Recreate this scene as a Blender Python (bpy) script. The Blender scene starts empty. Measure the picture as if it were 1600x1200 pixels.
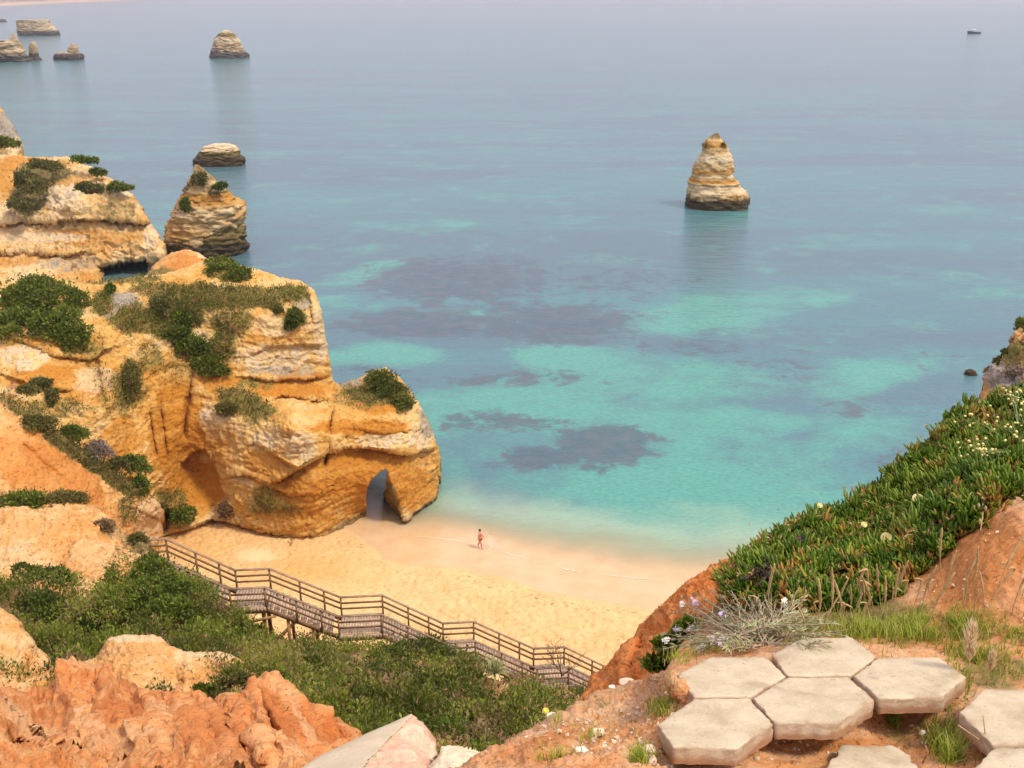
import bpy, math, random
import numpy as np
from mathutils import Vector

# ------------------------------------------------------------------ camera, sky, sun, exposure
scene = bpy.context.scene
COL = scene.collection
CAM = np.array([0.0, 0.0, 40.0])
FPX = 1560.0
PITCH = math.radians(21.5)
CP, SP = math.cos(PITCH), math.sin(PITCH)

cam_data = bpy.data.cameras.new("camera")
cam = bpy.data.objects.new("camera", cam_data)
COL.objects.link(cam)
cam.location = CAM.tolist()
cam.rotation_euler = (math.radians(90) - PITCH, 0, 0)
cam_data.sensor_width = 36.0
cam_data.lens = FPX / 1600.0 * 36.0
cam_data.clip_start = 0.05
cam_data.clip_end = 60000
scene.camera = cam

SUN_EL, SUN_AZ = math.radians(56), math.radians(28)      # azimuth from +X towards -Y (behind the viewer's right)
world = bpy.data.worlds.new("World")
scene.world = world
world.use_nodes = True
wn, wl = world.node_tree.nodes, world.node_tree.links
wn.clear()
w_out = wn.new("ShaderNodeOutputWorld")
w_bg = wn.new("ShaderNodeBackground")
w_sky = wn.new("ShaderNodeTexSky")
w_sky.sky_type = 'NISHITA'
w_sky.sun_disc = False
w_sky.sun_elevation = SUN_EL
w_sky.sun_rotation = math.radians(90) + SUN_AZ
w_sky.dust_density = 4.0
w_mix = wn.new("ShaderNodeMix")
w_mix.data_type = 'RGBA'
w_mix.inputs[0].default_value = 0.85                      # an overcast veil over the blue
w_geo = wn.new("ShaderNodeTexCoord")                     # overcast sky: about three times brighter overhead than at the horizon
w_sep = wn.new("ShaderNodeSeparateXYZ")
w_rng = wn.new("ShaderNodeMapRange")
w_rng.inputs[1].default_value = 0.0; w_rng.inputs[2].default_value = 1.0
w_rng.inputs[3].default_value = 0.50; w_rng.inputs[4].default_value = 1.5
w_tint = wn.new("ShaderNodeMix"); w_tint.data_type = 'RGBA'; w_tint.blend_type = 'MULTIPLY'
w_tint.inputs[0].default_value = 1.0
w_tint.inputs[6].default_value = (6.9, 6.55, 7.75, 1)
wl.new(w_geo.outputs['Generated'], w_sep.inputs[0]); wl.new(w_sep.outputs[2], w_rng.inputs[0])
wl.new(w_rng.outputs[0], w_tint.inputs[7]); wl.new(w_tint.outputs[2], w_mix.inputs[7])
wl.new(w_sky.outputs[0], w_mix.inputs[6])
wl.new(w_mix.outputs[2], w_bg.inputs[0])
wl.new(w_bg.outputs[0], w_out.inputs[0])
w_bg.inputs[1].default_value = 0.1

sun_data = bpy.data.lights.new("sun", 'SUN')
sun = bpy.data.objects.new("sun", sun_data)
COL.objects.link(sun)
sun_data.energy = 2.0
sun_data.angle = math.radians(10)
sun_data.color = (1.0, 0.91, 0.77)
sdir = Vector((math.cos(SUN_EL) * math.cos(SUN_AZ), -math.cos(SUN_EL) * math.sin(SUN_AZ), math.sin(SUN_EL)))
sun.rotation_euler = sdir.to_track_quat('Z', 'Y').to_euler()

scene.view_settings.view_transform = 'Standard'
scene.view_settings.look = 'None'
scene.view_settings.exposure = 0.75
scene.view_settings.gamma = 1.0
scene.render.engine = 'CYCLES'
scene.cycles.max_bounces = 6
scene.cycles.transparent_max_bounces = 8

rng = np.random.default_rng(7)

# ------------------------------------------------------------------ geometry helpers
def ray(px, py):
    px = np.asarray(px, float); py = np.asarray(py, float)
    t = (600 - py) / FPX
    return np.stack(np.broadcast_arrays((px - 800) / FPX, CP + SP * t, -SP + CP * t), -1)

def at_y(px, py, Y):
    d = ray(px, py)
    return CAM + d * (np.asarray(Y, float) / d[..., 1])[..., None]

def at_z(px, py, z):
    d = ray(px, py)
    return CAM + d * ((z - CAM[2]) / d[..., 2])[..., None]

def pix(P):
    q = np.asarray(P, float) - CAM
    zc = q[..., 1] * CP - q[..., 2] * SP
    yc = q[..., 1] * SP + q[..., 2] * CP
    return 800 + FPX * q[..., 0] / zc, 600 - FPX * yc / zc

_perm = np.random.default_rng(3).permutation(256).astype(np.int64)
_perm = np.concatenate([_perm, _perm])
_gr = np.random.default_rng(5).normal(size=(256, 3))
_gr /= np.linalg.norm(_gr, axis=1)[:, None]

def perlin(p, seed=0):
    p = np.asarray(p, float) + seed * 17.31
    i = np.floor(p).astype(np.int64)
    f = p - i
    u = f * f * f * (f * (f * 6 - 15) + 10)
    i &= 255
    out = 0
    for dx in (0, 1):
        wx = u[..., 0] if dx else 1 - u[..., 0]
        a = _perm[(i[..., 0] + dx) & 255]
        for dy in (0, 1):
            wy = u[..., 1] if dy else 1 - u[..., 1]
            b = _perm[a + ((i[..., 1] + dy) & 255)]
            for dz in (0, 1):
                wz = u[..., 2] if dz else 1 - u[..., 2]
                g = _gr[_perm[b + ((i[..., 2] + dz) & 255)]]
                out = out + wx * wy * wz * (g[..., 0] * (f[..., 0] - dx) + g[..., 1] * (f[..., 1] - dy) + g[..., 2] * (f[..., 2] - dz))
    return out * 1.4

def fbm(p, oct=5, gain=0.5, seed=0, ridge=False):
    a, s, tot = 1.0, 0, 0
    p = np.asarray(p, float)
    for k in range(oct):
        n = perlin(p * 2.03 ** k, seed + k)
        if ridge:
            n = 1 - 2 * np.abs(n)
        s = s + a * n
        tot += a
        a *= gain
    return s / tot

def sstep(a, b, x):
    t = np.clip((x - a) / (b - a), 0, 1)
    return t * t * (3 - 2 * t)

def in_poly(px, py, poly):
    c = np.zeros(np.shape(px), bool)
    n = len(poly)
    for k in range(n):
        x0, y0 = poly[k]; x1, y1 = poly[(k + 1) % n]
        if y0 == y1:
            continue
        h = (py >= min(y0, y1)) & (py < max(y0, y1))
        c ^= h & (px < x0 + (py - y0) * (x1 - x0) / (y1 - y0))
    return c

def d_line(px, py, pts, closed=False):
    best = np.full(np.shape(px), 1e9); bx = np.zeros(np.shape(px)); by = np.zeros(np.shape(px))
    n = len(pts)
    for k in range(n if closed else n - 1):
        x0, y0 = pts[k]; x1, y1 = pts[(k + 1) % n]
        L = (x1 - x0) ** 2 + (y1 - y0) ** 2 + 1e-12
        t = np.clip(((px - x0) * (x1 - x0) + (py - y0) * (y1 - y0)) / L, 0, 1)
        qx, qy = x0 + t * (x1 - x0), y0 + t * (y1 - y0)
        d = np.hypot(px - qx, py - qy)
        m = d < best
        best = np.where(m, d, best); bx = np.where(m, qx, bx); by = np.where(m, qy, by)
    return best, bx, by

def tps(ctrl, vals, smooth=0.0):
    c = np.asarray(ctrl, float) / 100.0
    n = len(c)
    def ker(r2):
        return np.where(r2 > 0, r2 * np.log(np.maximum(r2, 1e-20)), 0)
    d2 = ((c[:, None] - c[None]) ** 2).sum(-1)
    A = np.zeros((n + 3, n + 3))
    A[:n, :n] = ker(d2) + smooth * np.eye(n)
    A[:n, n] = 1; A[:n, n + 1:] = c
    A[n, :n] = 1; A[n + 1:, :n] = c.T
    w = np.linalg.solve(A, np.concatenate([np.asarray(vals, float), np.zeros(3)]))
    def f(px, py):
        px = np.asarray(px, float) / 100; py = np.asarray(py, float) / 100
        out = w[n] + w[n + 1] * px + w[n + 2] * py
        for k in range(n):
            out = out + w[k] * ker((px - c[k, 0]) ** 2 + (py - c[k, 1]) ** 2)
        return out
    return f

def ctrl_fn(ctrl, smooth=0.0):
    """control points (px, py, Y) or (px, py, 'z', height): how far away the surface is along that sight line"""
    pts, vals = [], []
    for c in ctrl:
        pts.append(c[:2])
        vals.append(at_z(c[0], c[1], c[3])[1] if c[2] == 'z' else c[2])
    return tps(pts, vals, smooth)

# relief terms: what stands out of or cuts into a face, metres
def ledge(px, py, line, amp, below=22, above=8, out=0.4, fade=18):
    xs = [p[0] for p in line]; ys = [p[1] for p in line]
    d = py - np.interp(px, xs, ys)
    w = sstep(xs[0] - fade, xs[0] + fade, px) * (1 - sstep(xs[-1] - fade, xs[-1] + fade, px))
    return w * amp * np.where(d > 0, np.exp(-np.maximum(d, 0) / below) * sstep(0, 3, d), -out * np.exp(-np.maximum(-d, 0) / above))

def crack(px, py, line, amp, wid=4, fade=10):
    ys = [p[1] for p in line]; xs = [p[0] for p in line]
    d = px - np.interp(py, ys, xs)
    w = sstep(ys[0] - fade, ys[0] + fade, py) * (1 - sstep(ys[-1] - fade, ys[-1] + fade, py))
    return w * amp * np.exp(-(d / wid) ** 2)

def blob(px, py, cx, cy, rx, ry, amp, rot=0, p=2):
    c, s = math.cos(math.radians(rot)), math.sin(math.radians(rot))
    u = ((px - cx) * c + (py - cy) * s) / rx; v = (-(px - cx) * s + (py - cy) * c) / ry
    return amp * np.exp(-(u * u + v * v) ** (p / 2))

def mk(name, V, F, mat=None, parent=None, smooth=True, attrs=None, origin=None, label=None, cat=None, group=None, kind=None):
    V = np.asarray(V, float).reshape(-1, 3)
    Fs = F if isinstance(F, list) else [F]
    Fs = [np.asarray(f, np.int32) for f in Fs if len(f)]
    if origin is not None:
        V = V - np.asarray(origin, float)
    me = bpy.data.meshes.new(name)
    me.vertices.add(len(V)); me.vertices.foreach_set('co', V.astype(np.float32).ravel())
    loops = np.concatenate([f.ravel() for f in Fs])
    tot = np.concatenate([np.full(len(f), f.shape[1], np.int32) for f in Fs])
    me.loops.add(len(loops)); me.loops.foreach_set('vertex_index', loops.astype(np.int32))
    me.polygons.add(len(tot))
    me.polygons.foreach_set('loop_start', np.concatenate([[0], np.cumsum(tot)[:-1]]).astype(np.int32))
    me.polygons.foreach_set('loop_total', tot)
    me.polygons.foreach_set('use_smooth', np.full(len(tot), smooth))
    for k, a in (attrs or {}).items():
        a = np.asarray(a, np.float32)
        if a.ndim == 1:
            at = me.attributes.new(k, 'FLOAT', 'POINT'); at.data.foreach_set('value', a)
        else:
            at = me.attributes.new(k, 'FLOAT_COLOR', 'POINT'); at.data.foreach_set('color', a.ravel())
    me.update(calc_edges=True); me.validate()
    if mat: me.materials.append(mat)
    o = bpy.data.objects.new(name, me); COL.objects.link(o)
    if origin is not None: o.location = [float(v) for v in origin]
    if parent is not None:
        o.parent = parent
        if origin is None: o.location = [-v for v in parent.location]
        else: o.location = [float(a) - b for a, b in zip(origin, parent.location)]
    return tag(o, label, cat, group, kind)

def tag(o, label=None, cat=None, group=None, kind=None):
    if label: o['label'] = label
    if cat: o['category'] = cat
    if group: o['group'] = group
    if kind: o['kind'] = kind
    return o

def thing(name, loc, label, cat, group=None):
    o = bpy.data.objects.new(name, None); COL.objects.link(o)
    o.location = [float(v) for v in loc]
    o.empty_display_size = 0.3
    return tag(o, label, cat, group)

class Geo:
    """collects boxes, tubes and loose faces into one mesh"""
    def __init__(s): s.V, s.Q, s.T, s.n = [], [], [], 0
    def add(s, V, Q=None, T=None):
        V = np.asarray(V, float).reshape(-1, 3)
        if Q is not None and len(Q): s.Q.append(np.asarray(Q, int) + s.n)
        if T is not None and len(T): s.T.append(np.asarray(T, int) + s.n)
        s.V.append(V); s.n += len(V)
    def bar(s, a, b, w, h, up=(0, 0, 1)):
        a = np.asarray(a, float); b = np.asarray(b, float)
        d = b - a; d /= np.linalg.norm(d)
        x = np.cross(d, up)
        if np.linalg.norm(x) < 1e-6: x = np.cross(d, (1, 0, 0))
        x /= np.linalg.norm(x); u = np.cross(x, d)
        V = [p + x * sx * w / 2 + u * sz * h / 2 for p in (a, b) for sx, sz in ((-1, -1), (1, -1), (1, 1), (-1, 1))]
        s.add(V, [(0, 1, 2, 3), (7, 6, 5, 4), (0, 4, 5, 1), (1, 5, 6, 2), (2, 6, 7, 3), (3, 7, 4, 0)])
    def tube(s, pts, rad, n=6):
        pts = np.asarray(pts, float); m = len(pts)
        rad = np.broadcast_to(np.asarray(rad, float), (m,))
        d = np.gradient(pts, axis=0); d /= np.linalg.norm(d, axis=1)[:, None] + 1e-12
        ref = np.array([0, 0, 1.0]) if abs(d[0, 2]) < 0.9 else np.array([1.0, 0, 0])
        x = np.cross(d, ref); x /= np.linalg.norm(x, axis=1)[:, None] + 1e-12
        y = np.cross(x, d)
        a = np.arange(n) * 2 * math.pi / n
        V = pts[:, None] + rad[:, None, None] * (x[:, None] * np.cos(a)[None, :, None] + y[:, None] * np.sin(a)[None, :, None])
        Q = [(k * n + j, k * n + (j + 1) % n, (k + 1) * n + (j + 1) % n, (k + 1) * n + j) for k in range(m - 1) for j in range(n)]
        V = V.reshape(-1, 3)
        c0, c1 = len(V), len(V) + 1
        V = np.vstack([V, pts[:1], pts[-1:]])
        T = [(c0, (j + 1) % n, j) for j in range(n)] + [(c1, (m - 1) * n + j, (m - 1) * n + (j + 1) % n) for j in range(n)]
        s.add(V, Q, T)
    def build(s, name, mat, parent=None, **k):
        F = []
        if s.Q: F.append(np.concatenate(s.Q))
        if s.T: F.append(np.concatenate(s.T))
        return mk(name, np.concatenate(s.V), F, mat, parent, **k)

def zone_of(px, py, spec, P):
    """soil and growth zones: channel 0 orange, 1 scrub soil, 2 pale stone, 3 grey stone"""
    z = np.zeros(px.shape + (4,))
    n = fbm(P * 0.9, 4, 0.55, 31)
    for ch, cx, cy, rx, ry, s, *rot in spec:
        c, q = math.cos(math.radians(rot[0] if rot else 0)), math.sin(math.radians(rot[0] if rot else 0))
        u = ((px - cx) * c + (py - cy) * q) / rx; v = (-(px - cx) * q + (py - cy) * c) / ry
        r = np.sqrt(u * u + v * v) + n * 0.55
        z[..., ch] = np.maximum(z[..., ch], s * (1 - sstep(0.6, 1.25, r)))
    return z

def relief(name, sil, rest, ctrl, mat, step=2.0, rim=(10, 1.5), disp=None, detail=None, zones=(), thick=6.0, fall=0.8,
           smooth=0.0, tunnel=None, skirt=None, **tags):
    """a solid face of land: its outline, how far each part of it lies, then rock or soil relief along the surface normal; its back falls away"""
    poly = list(sil) + list(rest)
    X = [p[0] for p in poly]; Y = [p[1] for p in poly]
    gx = np.arange(min(X) - step, max(X) + 2 * step, step); gy = np.arange(min(Y) - step, max(Y) + 2 * step, step)
    px, py = np.meshgrid(gx, gy)
    ins = in_poly(px, py, poly)
    dp, bx, by = d_line(px, py, poly, True)
    use = ins | (dp < step * 0.95)
    out = use & ~ins
    px = np.where(out, bx, px); py = np.where(out, by, py)
    f = ctrl_fn(ctrl, smooth)
    ds, _, _ = d_line(px, py, sil)
    def depth(px, py, ds):
        D = f(px, py)
        if detail is not None: D = D + detail(px, py)
        if rim:
            q = np.clip(1 - ds / rim[0], 0, 1)
            D = D + rim[1] * (1 - np.sqrt(1 - 0.98 * q * q))
        return D
    P = at_y(px, py, depth(px, py, ds))
    P0 = at_y(px, py, depth(px, py, ds * 0 + 1e4))
    gu = np.gradient(P, axis=1); gv = np.gradient(P, axis=0)
    N = np.cross(gv, gu); N /= np.linalg.norm(N, axis=-1)[..., None] + 1e-12
    tocam = CAM - P
    N *= np.where((N * tocam).sum(-1) < 0, -1, 1)[..., None]
    idx = np.full(px.shape, -1); m = use
    idx[m] = np.arange(m.sum())
    V = P[m]; Nn = N[m]; qx = px[m]; qy = py[m]
    Z = zone_of(qx, qy, zones, P0[m])
    if disp is not None:
        V = V + Nn * (1 - 0.55 * np.clip(Z[:, :1], 0, 1)) * (np.asarray(disp(P0[m], Nn, qx, qy)) * (0.45 + 0.55 * np.clip(ds[m] / (rim[0] if rim else 1), 0, 1)))[:, None]
    a, b, c, d = idx[:-1, :-1], idx[:-1, 1:], idx[1:, 1:], idx[1:, :-1]
    ok = (a >= 0) & (b >= 0) & (c >= 0) & (d >= 0)
    cins = ins[:-1, :-1] | ins[:-1, 1:] | ins[1:, 1:] | ins[1:, :-1]
    ok &= cins
    F = np.stack([a[ok], d[ok], c[ok], b[ok]], 1)
    # back: boundary edges run away from the viewer and down
    E = np.concatenate([F[:, [0, 1]], F[:, [1, 2]], F[:, [2, 3]], F[:, [3, 0]]])
    key = np.sort(E, 1); key = key[:, 0] * (len(V) + 1) + key[:, 1]
    _, inv, cnt = np.unique(key, return_inverse=True, return_counts=True)
    B = E[cnt[inv] == 1]
    bv, binv = np.unique(B, return_inverse=True); binv = binv.reshape(B.shape)
    back = V[bv] - CAM; back /= np.linalg.norm(back, axis=1)[:, None]
    n0 = len(V); nb = len(bv)
    fl = np.full((nb, 1), float(fall)); th = np.full((nb, 1), float(thick))
    if tunnel:
        tm = (qx[bv] > tunnel[0]) & (qx[bv] < tunnel[1]) & (qy[bv] > tunnel[2]) & (qy[bv] < tunnel[3])
        fl[tm] = 0.0; th[tm] = tunnel[4]
    if skirt is not None:
        a1, a2 = skirt(qx[bv], qy[bv], V[bv])
        th = np.where(np.isnan(a1), th[:, 0], a1)[:, None]; fl = np.where(np.isnan(a2), fl[:, 0], a2)[:, None]
    dn = np.array([[0, 0, -1.0]])
    R1 = V[bv] + back * th * 0.3 + dn * fl * th * 0.12
    R2 = V[bv] + back * th + dn * fl * th
    Vall = np.vstack([V, R1, R2])
    Q1 = np.stack([B[:, 1], B[:, 0], n0 + binv[:, 0], n0 + binv[:, 1]], 1)
    Q2 = np.stack([n0 + binv[:, 1], n0 + binv[:, 0], n0 + nb + binv[:, 0], n0 + nb + binv[:, 1]], 1)
    Zall = np.vstack([Z, Z[bv], Z[bv]])
    o = mk(name, Vall, [np.vstack([F, Q1, Q2])], mat, attrs={'zone': Zall}, **tags)
    return o, dict(V=V, N=Nn, Z=Z, px=qx, py=qy, F=F, f=lambda x, y: depth(np.asarray(x, float), np.asarray(y, float), d_line(np.asarray(x, float), np.asarray(y, float), sil)[0]))
# ------------------------------------------------------------------ materials
def new_mat(name):
    m = bpy.data.materials.new(name); m.use_nodes = True
    nt = m.node_tree; nt.nodes.clear()
    out = nt.nodes.new("ShaderNodeOutputMaterial"); b = nt.nodes.new("ShaderNodeBsdfPrincipled")
    nt.links.new(b.outputs[0], out.inputs[0])
    b.inputs['Specular IOR Level'].default_value = 0.2
    return m, nt, b, out

class NT:
    def __init__(s, nt): s.nt = nt; s.N = nt.nodes; s.L = nt.links
    def set(s, sock, v):
        if isinstance(v, bpy.types.NodeSocket): s.L.new(v, sock)
        else: sock.default_value = v
    def pos(s, scale=(1, 1, 1)):
        g = s.N.new("ShaderNodeNewGeometry")
        mp = s.N.new("ShaderNodeMapping"); mp.inputs['Scale'].default_value = scale
        s.L.new(g.outputs['Position'], mp.inputs[0]); return mp.outputs[0]
    def noise(s, vec, scale, detail=5, rough=0.6, dist=0.0):
        n = s.N.new("ShaderNodeTexNoise"); n.inputs['Scale'].default_value = scale
        n.inputs['Detail'].default_value = detail; n.inputs['Roughness'].default_value = rough
        n.inputs['Distortion'].default_value = dist
        s.L.new(vec, n.inputs['Vector']); return n.outputs[0]
    def voro(s, vec, scale, feature='F1'):
        n = s.N.new("ShaderNodeTexVoronoi"); n.feature = feature; n.inputs['Scale'].default_value = scale
        s.L.new(vec, n.inputs['Vector']); return n.outputs['Distance']
    def attr(s, name, out='Color'):
        a = s.N.new("ShaderNodeAttribute"); a.attribute_name = name; return a.outputs[out]
    def sep(s, c):
        n = s.N.new("ShaderNodeSeparateColor"); s.L.new(c, n.inputs[0]); return n.outputs
    def math(s, op, a, b=0.0, clamp=False):
        n = s.N.new("ShaderNodeMath"); n.operation = op; n.use_clamp = clamp
        s.set(n.inputs[0], a); s.set(n.inputs[1], b); return n.outputs[0]
    def map(s, v, a, b, c=0.0, d=1.0):
        n = s.N.new("ShaderNodeMapRange"); n.interpolation_type = 'SMOOTHSTEP'
        s.set(n.inputs[0], v); n.inputs[1].default_value = a; n.inputs[2].default_value = b
        n.inputs[3].default_value = c; n.inputs[4].default_value = d; return n.outputs[0]
    def mix(s, f, a, b, mode='MIX'):
        n = s.N.new("ShaderNodeMix"); n.data_type = 'RGBA'; n.blend_type = mode
        s.set(n.inputs[0], f)
        for sock, v in ((n.inputs[6], a), (n.inputs[7], b)):
            s.set(sock, v if isinstance(v, bpy.types.NodeSocket) else (*v, 1) if len(v) == 3 else v)
        return n.outputs[2]
    def ramp(s, f, stops):
        n = s.N.new("ShaderNodeValToRGB"); e = n.color_ramp.elements
        while len(e) < len(stops): e.new(0.5)
        for k, (p, c) in enumerate(stops): e[k].position = p; e[k].color = (*c, 1)
        s.set(n.inputs[0], f); return n.outputs[0]
    def bump(s, h, strength, dist, normal=None):
        n = s.N.new("ShaderNodeBump"); n.inputs['Strength'].default_value = strength
        n.inputs['Distance'].default_value = dist
        s.L.new(h, n.inputs['Height'])
        if normal is not None: s.L.new(normal, n.inputs['Normal'])
        return n.outputs[0]
    def nz(s):
        g = s.N.new("ShaderNodeNewGeometry"); x = s.N.new("ShaderNodeSeparateXYZ")
        s.L.new(g.outputs['Normal'], x.inputs[0]); return x.outputs[2]
    def z(s):
        g = s.N.new("ShaderNodeNewGeometry"); x = s.N.new("ShaderNodeSeparateXYZ")
        s.L.new(g.outputs['Position'], x.inputs[0]); return x.outputs[2]

def rock_mat(name, cream, tan, orange, scrub=(0.17, 0.11, 0.045), pale=(0.58, 0.45, 0.28), grey=(0.34, 0.29, 0.22), s=1.0,
             strata=1.0, tide=None, bumpd=0.25, scrub_flat=0.0):
    m, nt, b, out = new_mat(name); T = NT(nt)
    p = T.pos(); ps = T.pos((0.25, 0.25, 2.2))
    big = T.noise(p, 0.22 * s, 6, 0.62); mid = T.noise(p, 1.1 * s, 6, 0.68); fine = T.noise(p, 6 * s, 5, 0.7)
    st = T.noise(ps, 0.55 * s, 5, 0.6, 0.6)
    v = T.math('ADD', T.math('MULTIPLY', big, 0.45 + 0.0) if strata < 0.9 else T.math('MULTIPLY', big, 0.42), T.math('ADD', T.math('MULTIPLY', st, 0.3 * strata), T.math('MULTIPLY', mid, 0.55 - 0.27 * strata)))
    dk = tuple(c * 0.62 for c in tan)
    base = T.ramp(v, [(0.38, orange), (0.475, tan), (0.545, cream), (0.66, pale)])
    base = T.mix(T.map(fine, 0.52, 0.72, 0, 0.5), base, dk)
    base = T.mix(T.map(T.noise(p, 2.7 * s, 4, 0.7), 0.55, 0.75, 0, 0.55), base, cream)
    fn2 = T.noise(T.pos((1, 1, 1.8)), 15 * s, 4, 0.75)
    base = T.mix(T.map(fn2, 0.5, 0.66, 0, 0.4), base, tuple(c * 0.6 for c in tan)); base = T.mix(T.map(fn2, 0.46, 0.34, 0, 0.35), base, pale)
    spk = T.noise(T.pos((1, 1, 1.6)), 3.6 * s, 3, 0.8)
    base = T.mix(T.map(spk, 0.60, 0.70, 0, 0.5), base, tuple(c * 0.55 for c in tan))
    zn = T.attr('zone'); r, g, bl = T.sep(zn)[:3]
    al = T.attr('zone', 'Alpha')
    wob = T.math('MULTIPLY', T.math('SUBTRACT', mid, 0.5), 1.1)
    def zf(ch): return T.map(T.math('ADD', ch, T.math('MULTIPLY', wob, T.map(ch, 0.0, 0.15))), 0.25, 0.75)
    oc = T.mix(T.map(fine, 0.35, 0.7), orange, tuple(c * 0.75 for c in orange)); oc = T.mix(T.map(st, 0.5, 0.62, 0, 0.45), oc, tan)
    base = T.mix(zf(r), base, oc)
    base = T.mix(zf(bl), base, T.mix(T.map(mid, 0.4, 0.65), pale, cream))
    base = T.mix(zf(al), base, T.mix(T.map(fine, 0.4, 0.65), grey, tuple(c * 0.6 for c in grey)))
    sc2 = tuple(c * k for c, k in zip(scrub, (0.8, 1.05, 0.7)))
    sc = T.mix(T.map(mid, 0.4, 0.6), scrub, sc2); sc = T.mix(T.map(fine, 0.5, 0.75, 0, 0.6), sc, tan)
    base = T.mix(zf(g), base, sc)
    if scrub_flat > 0:
        fl = T.math('MULTIPLY', T.map(T.nz(), 0.72, 0.95), T.map(mid, 0.35, 0.6))
        base = T.mix(T.math('MULTIPLY', fl, scrub_flat), base, sc)
    if tide:
        h0, h1, col = tide
        zz = T.math('ADD', T.z(), T.math('MULTIPLY', T.math('SUBTRACT', mid, 0.5), (h1 - h0) * 2.0))
        base = T.mix(T.map(zz, h0, h1, 1, 0), base, T.mix(T.map(fine, 0.4, 0.7), col, tuple(c * 1.8 for c in col)))
    T.set(b.inputs['Base Color'], base); b.inputs['Roughness'].default_value = 0.92
    pit = T.voro(T.pos((1, 1, 1.5)), 2.6 * s)
    h = T.math('ADD', T.math('MULTIPLY', mid, 0.8), T.math('ADD', T.math('MULTIPLY', fine, 0.35), T.math('ADD', T.math('MULTIPLY', st, 0.45 * strata), T.math('MULTIPLY', pit, 0.25))))
    T.set(b.inputs['Normal'], T.bump(T.math('SUBTRACT', h, T.map(spk, 0.58, 0.7, 0, 0.4)), 0.9, bumpd))
    return m

CREAM, TAN, ORANGE = (0.67, 0.44, 0.165), (0.59, 0.325, 0.078), (0.51, 0.21, 0.027)
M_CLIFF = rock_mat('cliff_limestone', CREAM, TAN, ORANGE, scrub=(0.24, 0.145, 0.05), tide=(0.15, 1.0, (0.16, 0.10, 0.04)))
M_BACK = rock_mat('far_cliff_limestone', (0.68, 0.47, 0.22), (0.58, 0.34, 0.11), (0.52, 0.24, 0.045), s=0.55, bumpd=0.4, scrub=(0.16, 0.11, 0.045))
M_STACK = rock_mat('sea_stack_limestone', (0.62, 0.46, 0.24), (0.52, 0.33, 0.13), (0.48, 0.23, 0.045), s=0.8, tide=(1.6, 3.0, (0.055, 0.04, 0.02)), bumpd=0.3)
M_FARSTACK = rock_mat('distant_stack_limestone', (0.5, 0.40, 0.26), (0.42, 0.31, 0.18), (0.38, 0.23, 0.1), s=0.35, tide=(3.2, 5.0, (0.07, 0.06, 0.05)), bumpd=0.5)
M_SLOPE = rock_mat('orange_earth', (0.62, 0.37, 0.14), (0.58, 0.29, 0.085), (0.53, 0.21, 0.045), strata=0.25, scrub=(0.2, 0.13, 0.045), pale=(0.6, 0.42, 0.23), bumpd=0.18)
M_PEACH = rock_mat('peach_earth', (0.63, 0.385, 0.165), (0.60, 0.32, 0.11), (0.54, 0.24, 0.055), strata=0.15, s=1.2, pale=(0.62, 0.45, 0.25), bumpd=0.15)
M_RED = rock_mat('red_clay', (0.62, 0.30, 0.11), (0.58, 0.225, 0.065), (0.51, 0.16, 0.037), strata=0.1, s=1.8, pale=(0.66, 0.40, 0.2), bumpd=0.13)
M_RIDGE = rock_mat('rust_soil', (0.60, 0.22, 0.06), (0.54, 0.16, 0.032), (0.46, 0.12, 0.02), strata=0.0, s=7, pale=(0.46, 0.18, 0.06), bumpd=0.03)
M_SOIL = rock_mat('path_soil', (0.60, 0.335, 0.165), (0.54, 0.255, 0.10), (0.50, 0.195, 0.055), strata=0.0, s=9, pale=(0.50, 0.33, 0.2), scrub=(0.2, 0.13, 0.05), bumpd=0.025)
M_GULLY = rock_mat('gully_soil', (0.46, 0.25, 0.10), (0.33, 0.18, 0.065), (0.27, 0.14, 0.04), strata=0.0, s=2, scrub=(0.07, 0.075, 0.02), bumpd=0.1)

def leaf_mat(name, dark, mid, lite, rough=0.55, trans=0.25, dry=None):
    m, nt, b, out = new_mat(name); T = NT(nt)
    t = T.attr('tint', 'Fac')
    stops = [(0.0, dark), (0.5, mid), (0.92, lite)]
    if dry: stops = [(0.0, dark), (0.45, mid), (0.8, lite), (0.93, dry)]
    c = T.ramp(t, stops)
    c = T.mix(T.map(T.noise(T.pos(), 0.45, 4), 0.35, 0.65, 0, 0.45), c, (mid[0] * 1.5, mid[1] * 1.1, mid[2] * 1.2))
    T.set(b.inputs['Base Color'], c); b.inputs['Roughness'].default_value = rough
    tr = nt.nodes.new("ShaderNodeBsdfTranslucent"); T.set(tr.inputs[0], c)
    mx = nt.nodes.new("ShaderNodeMixShader"); mx.inputs[0].default_value = trans
    nt.links.new(b.outputs[0], mx.inputs[1]); nt.links.new(tr.outputs[0], mx.inputs[2]); nt.links.new(mx.outputs[0], out.inputs[0])
    return m

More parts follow.
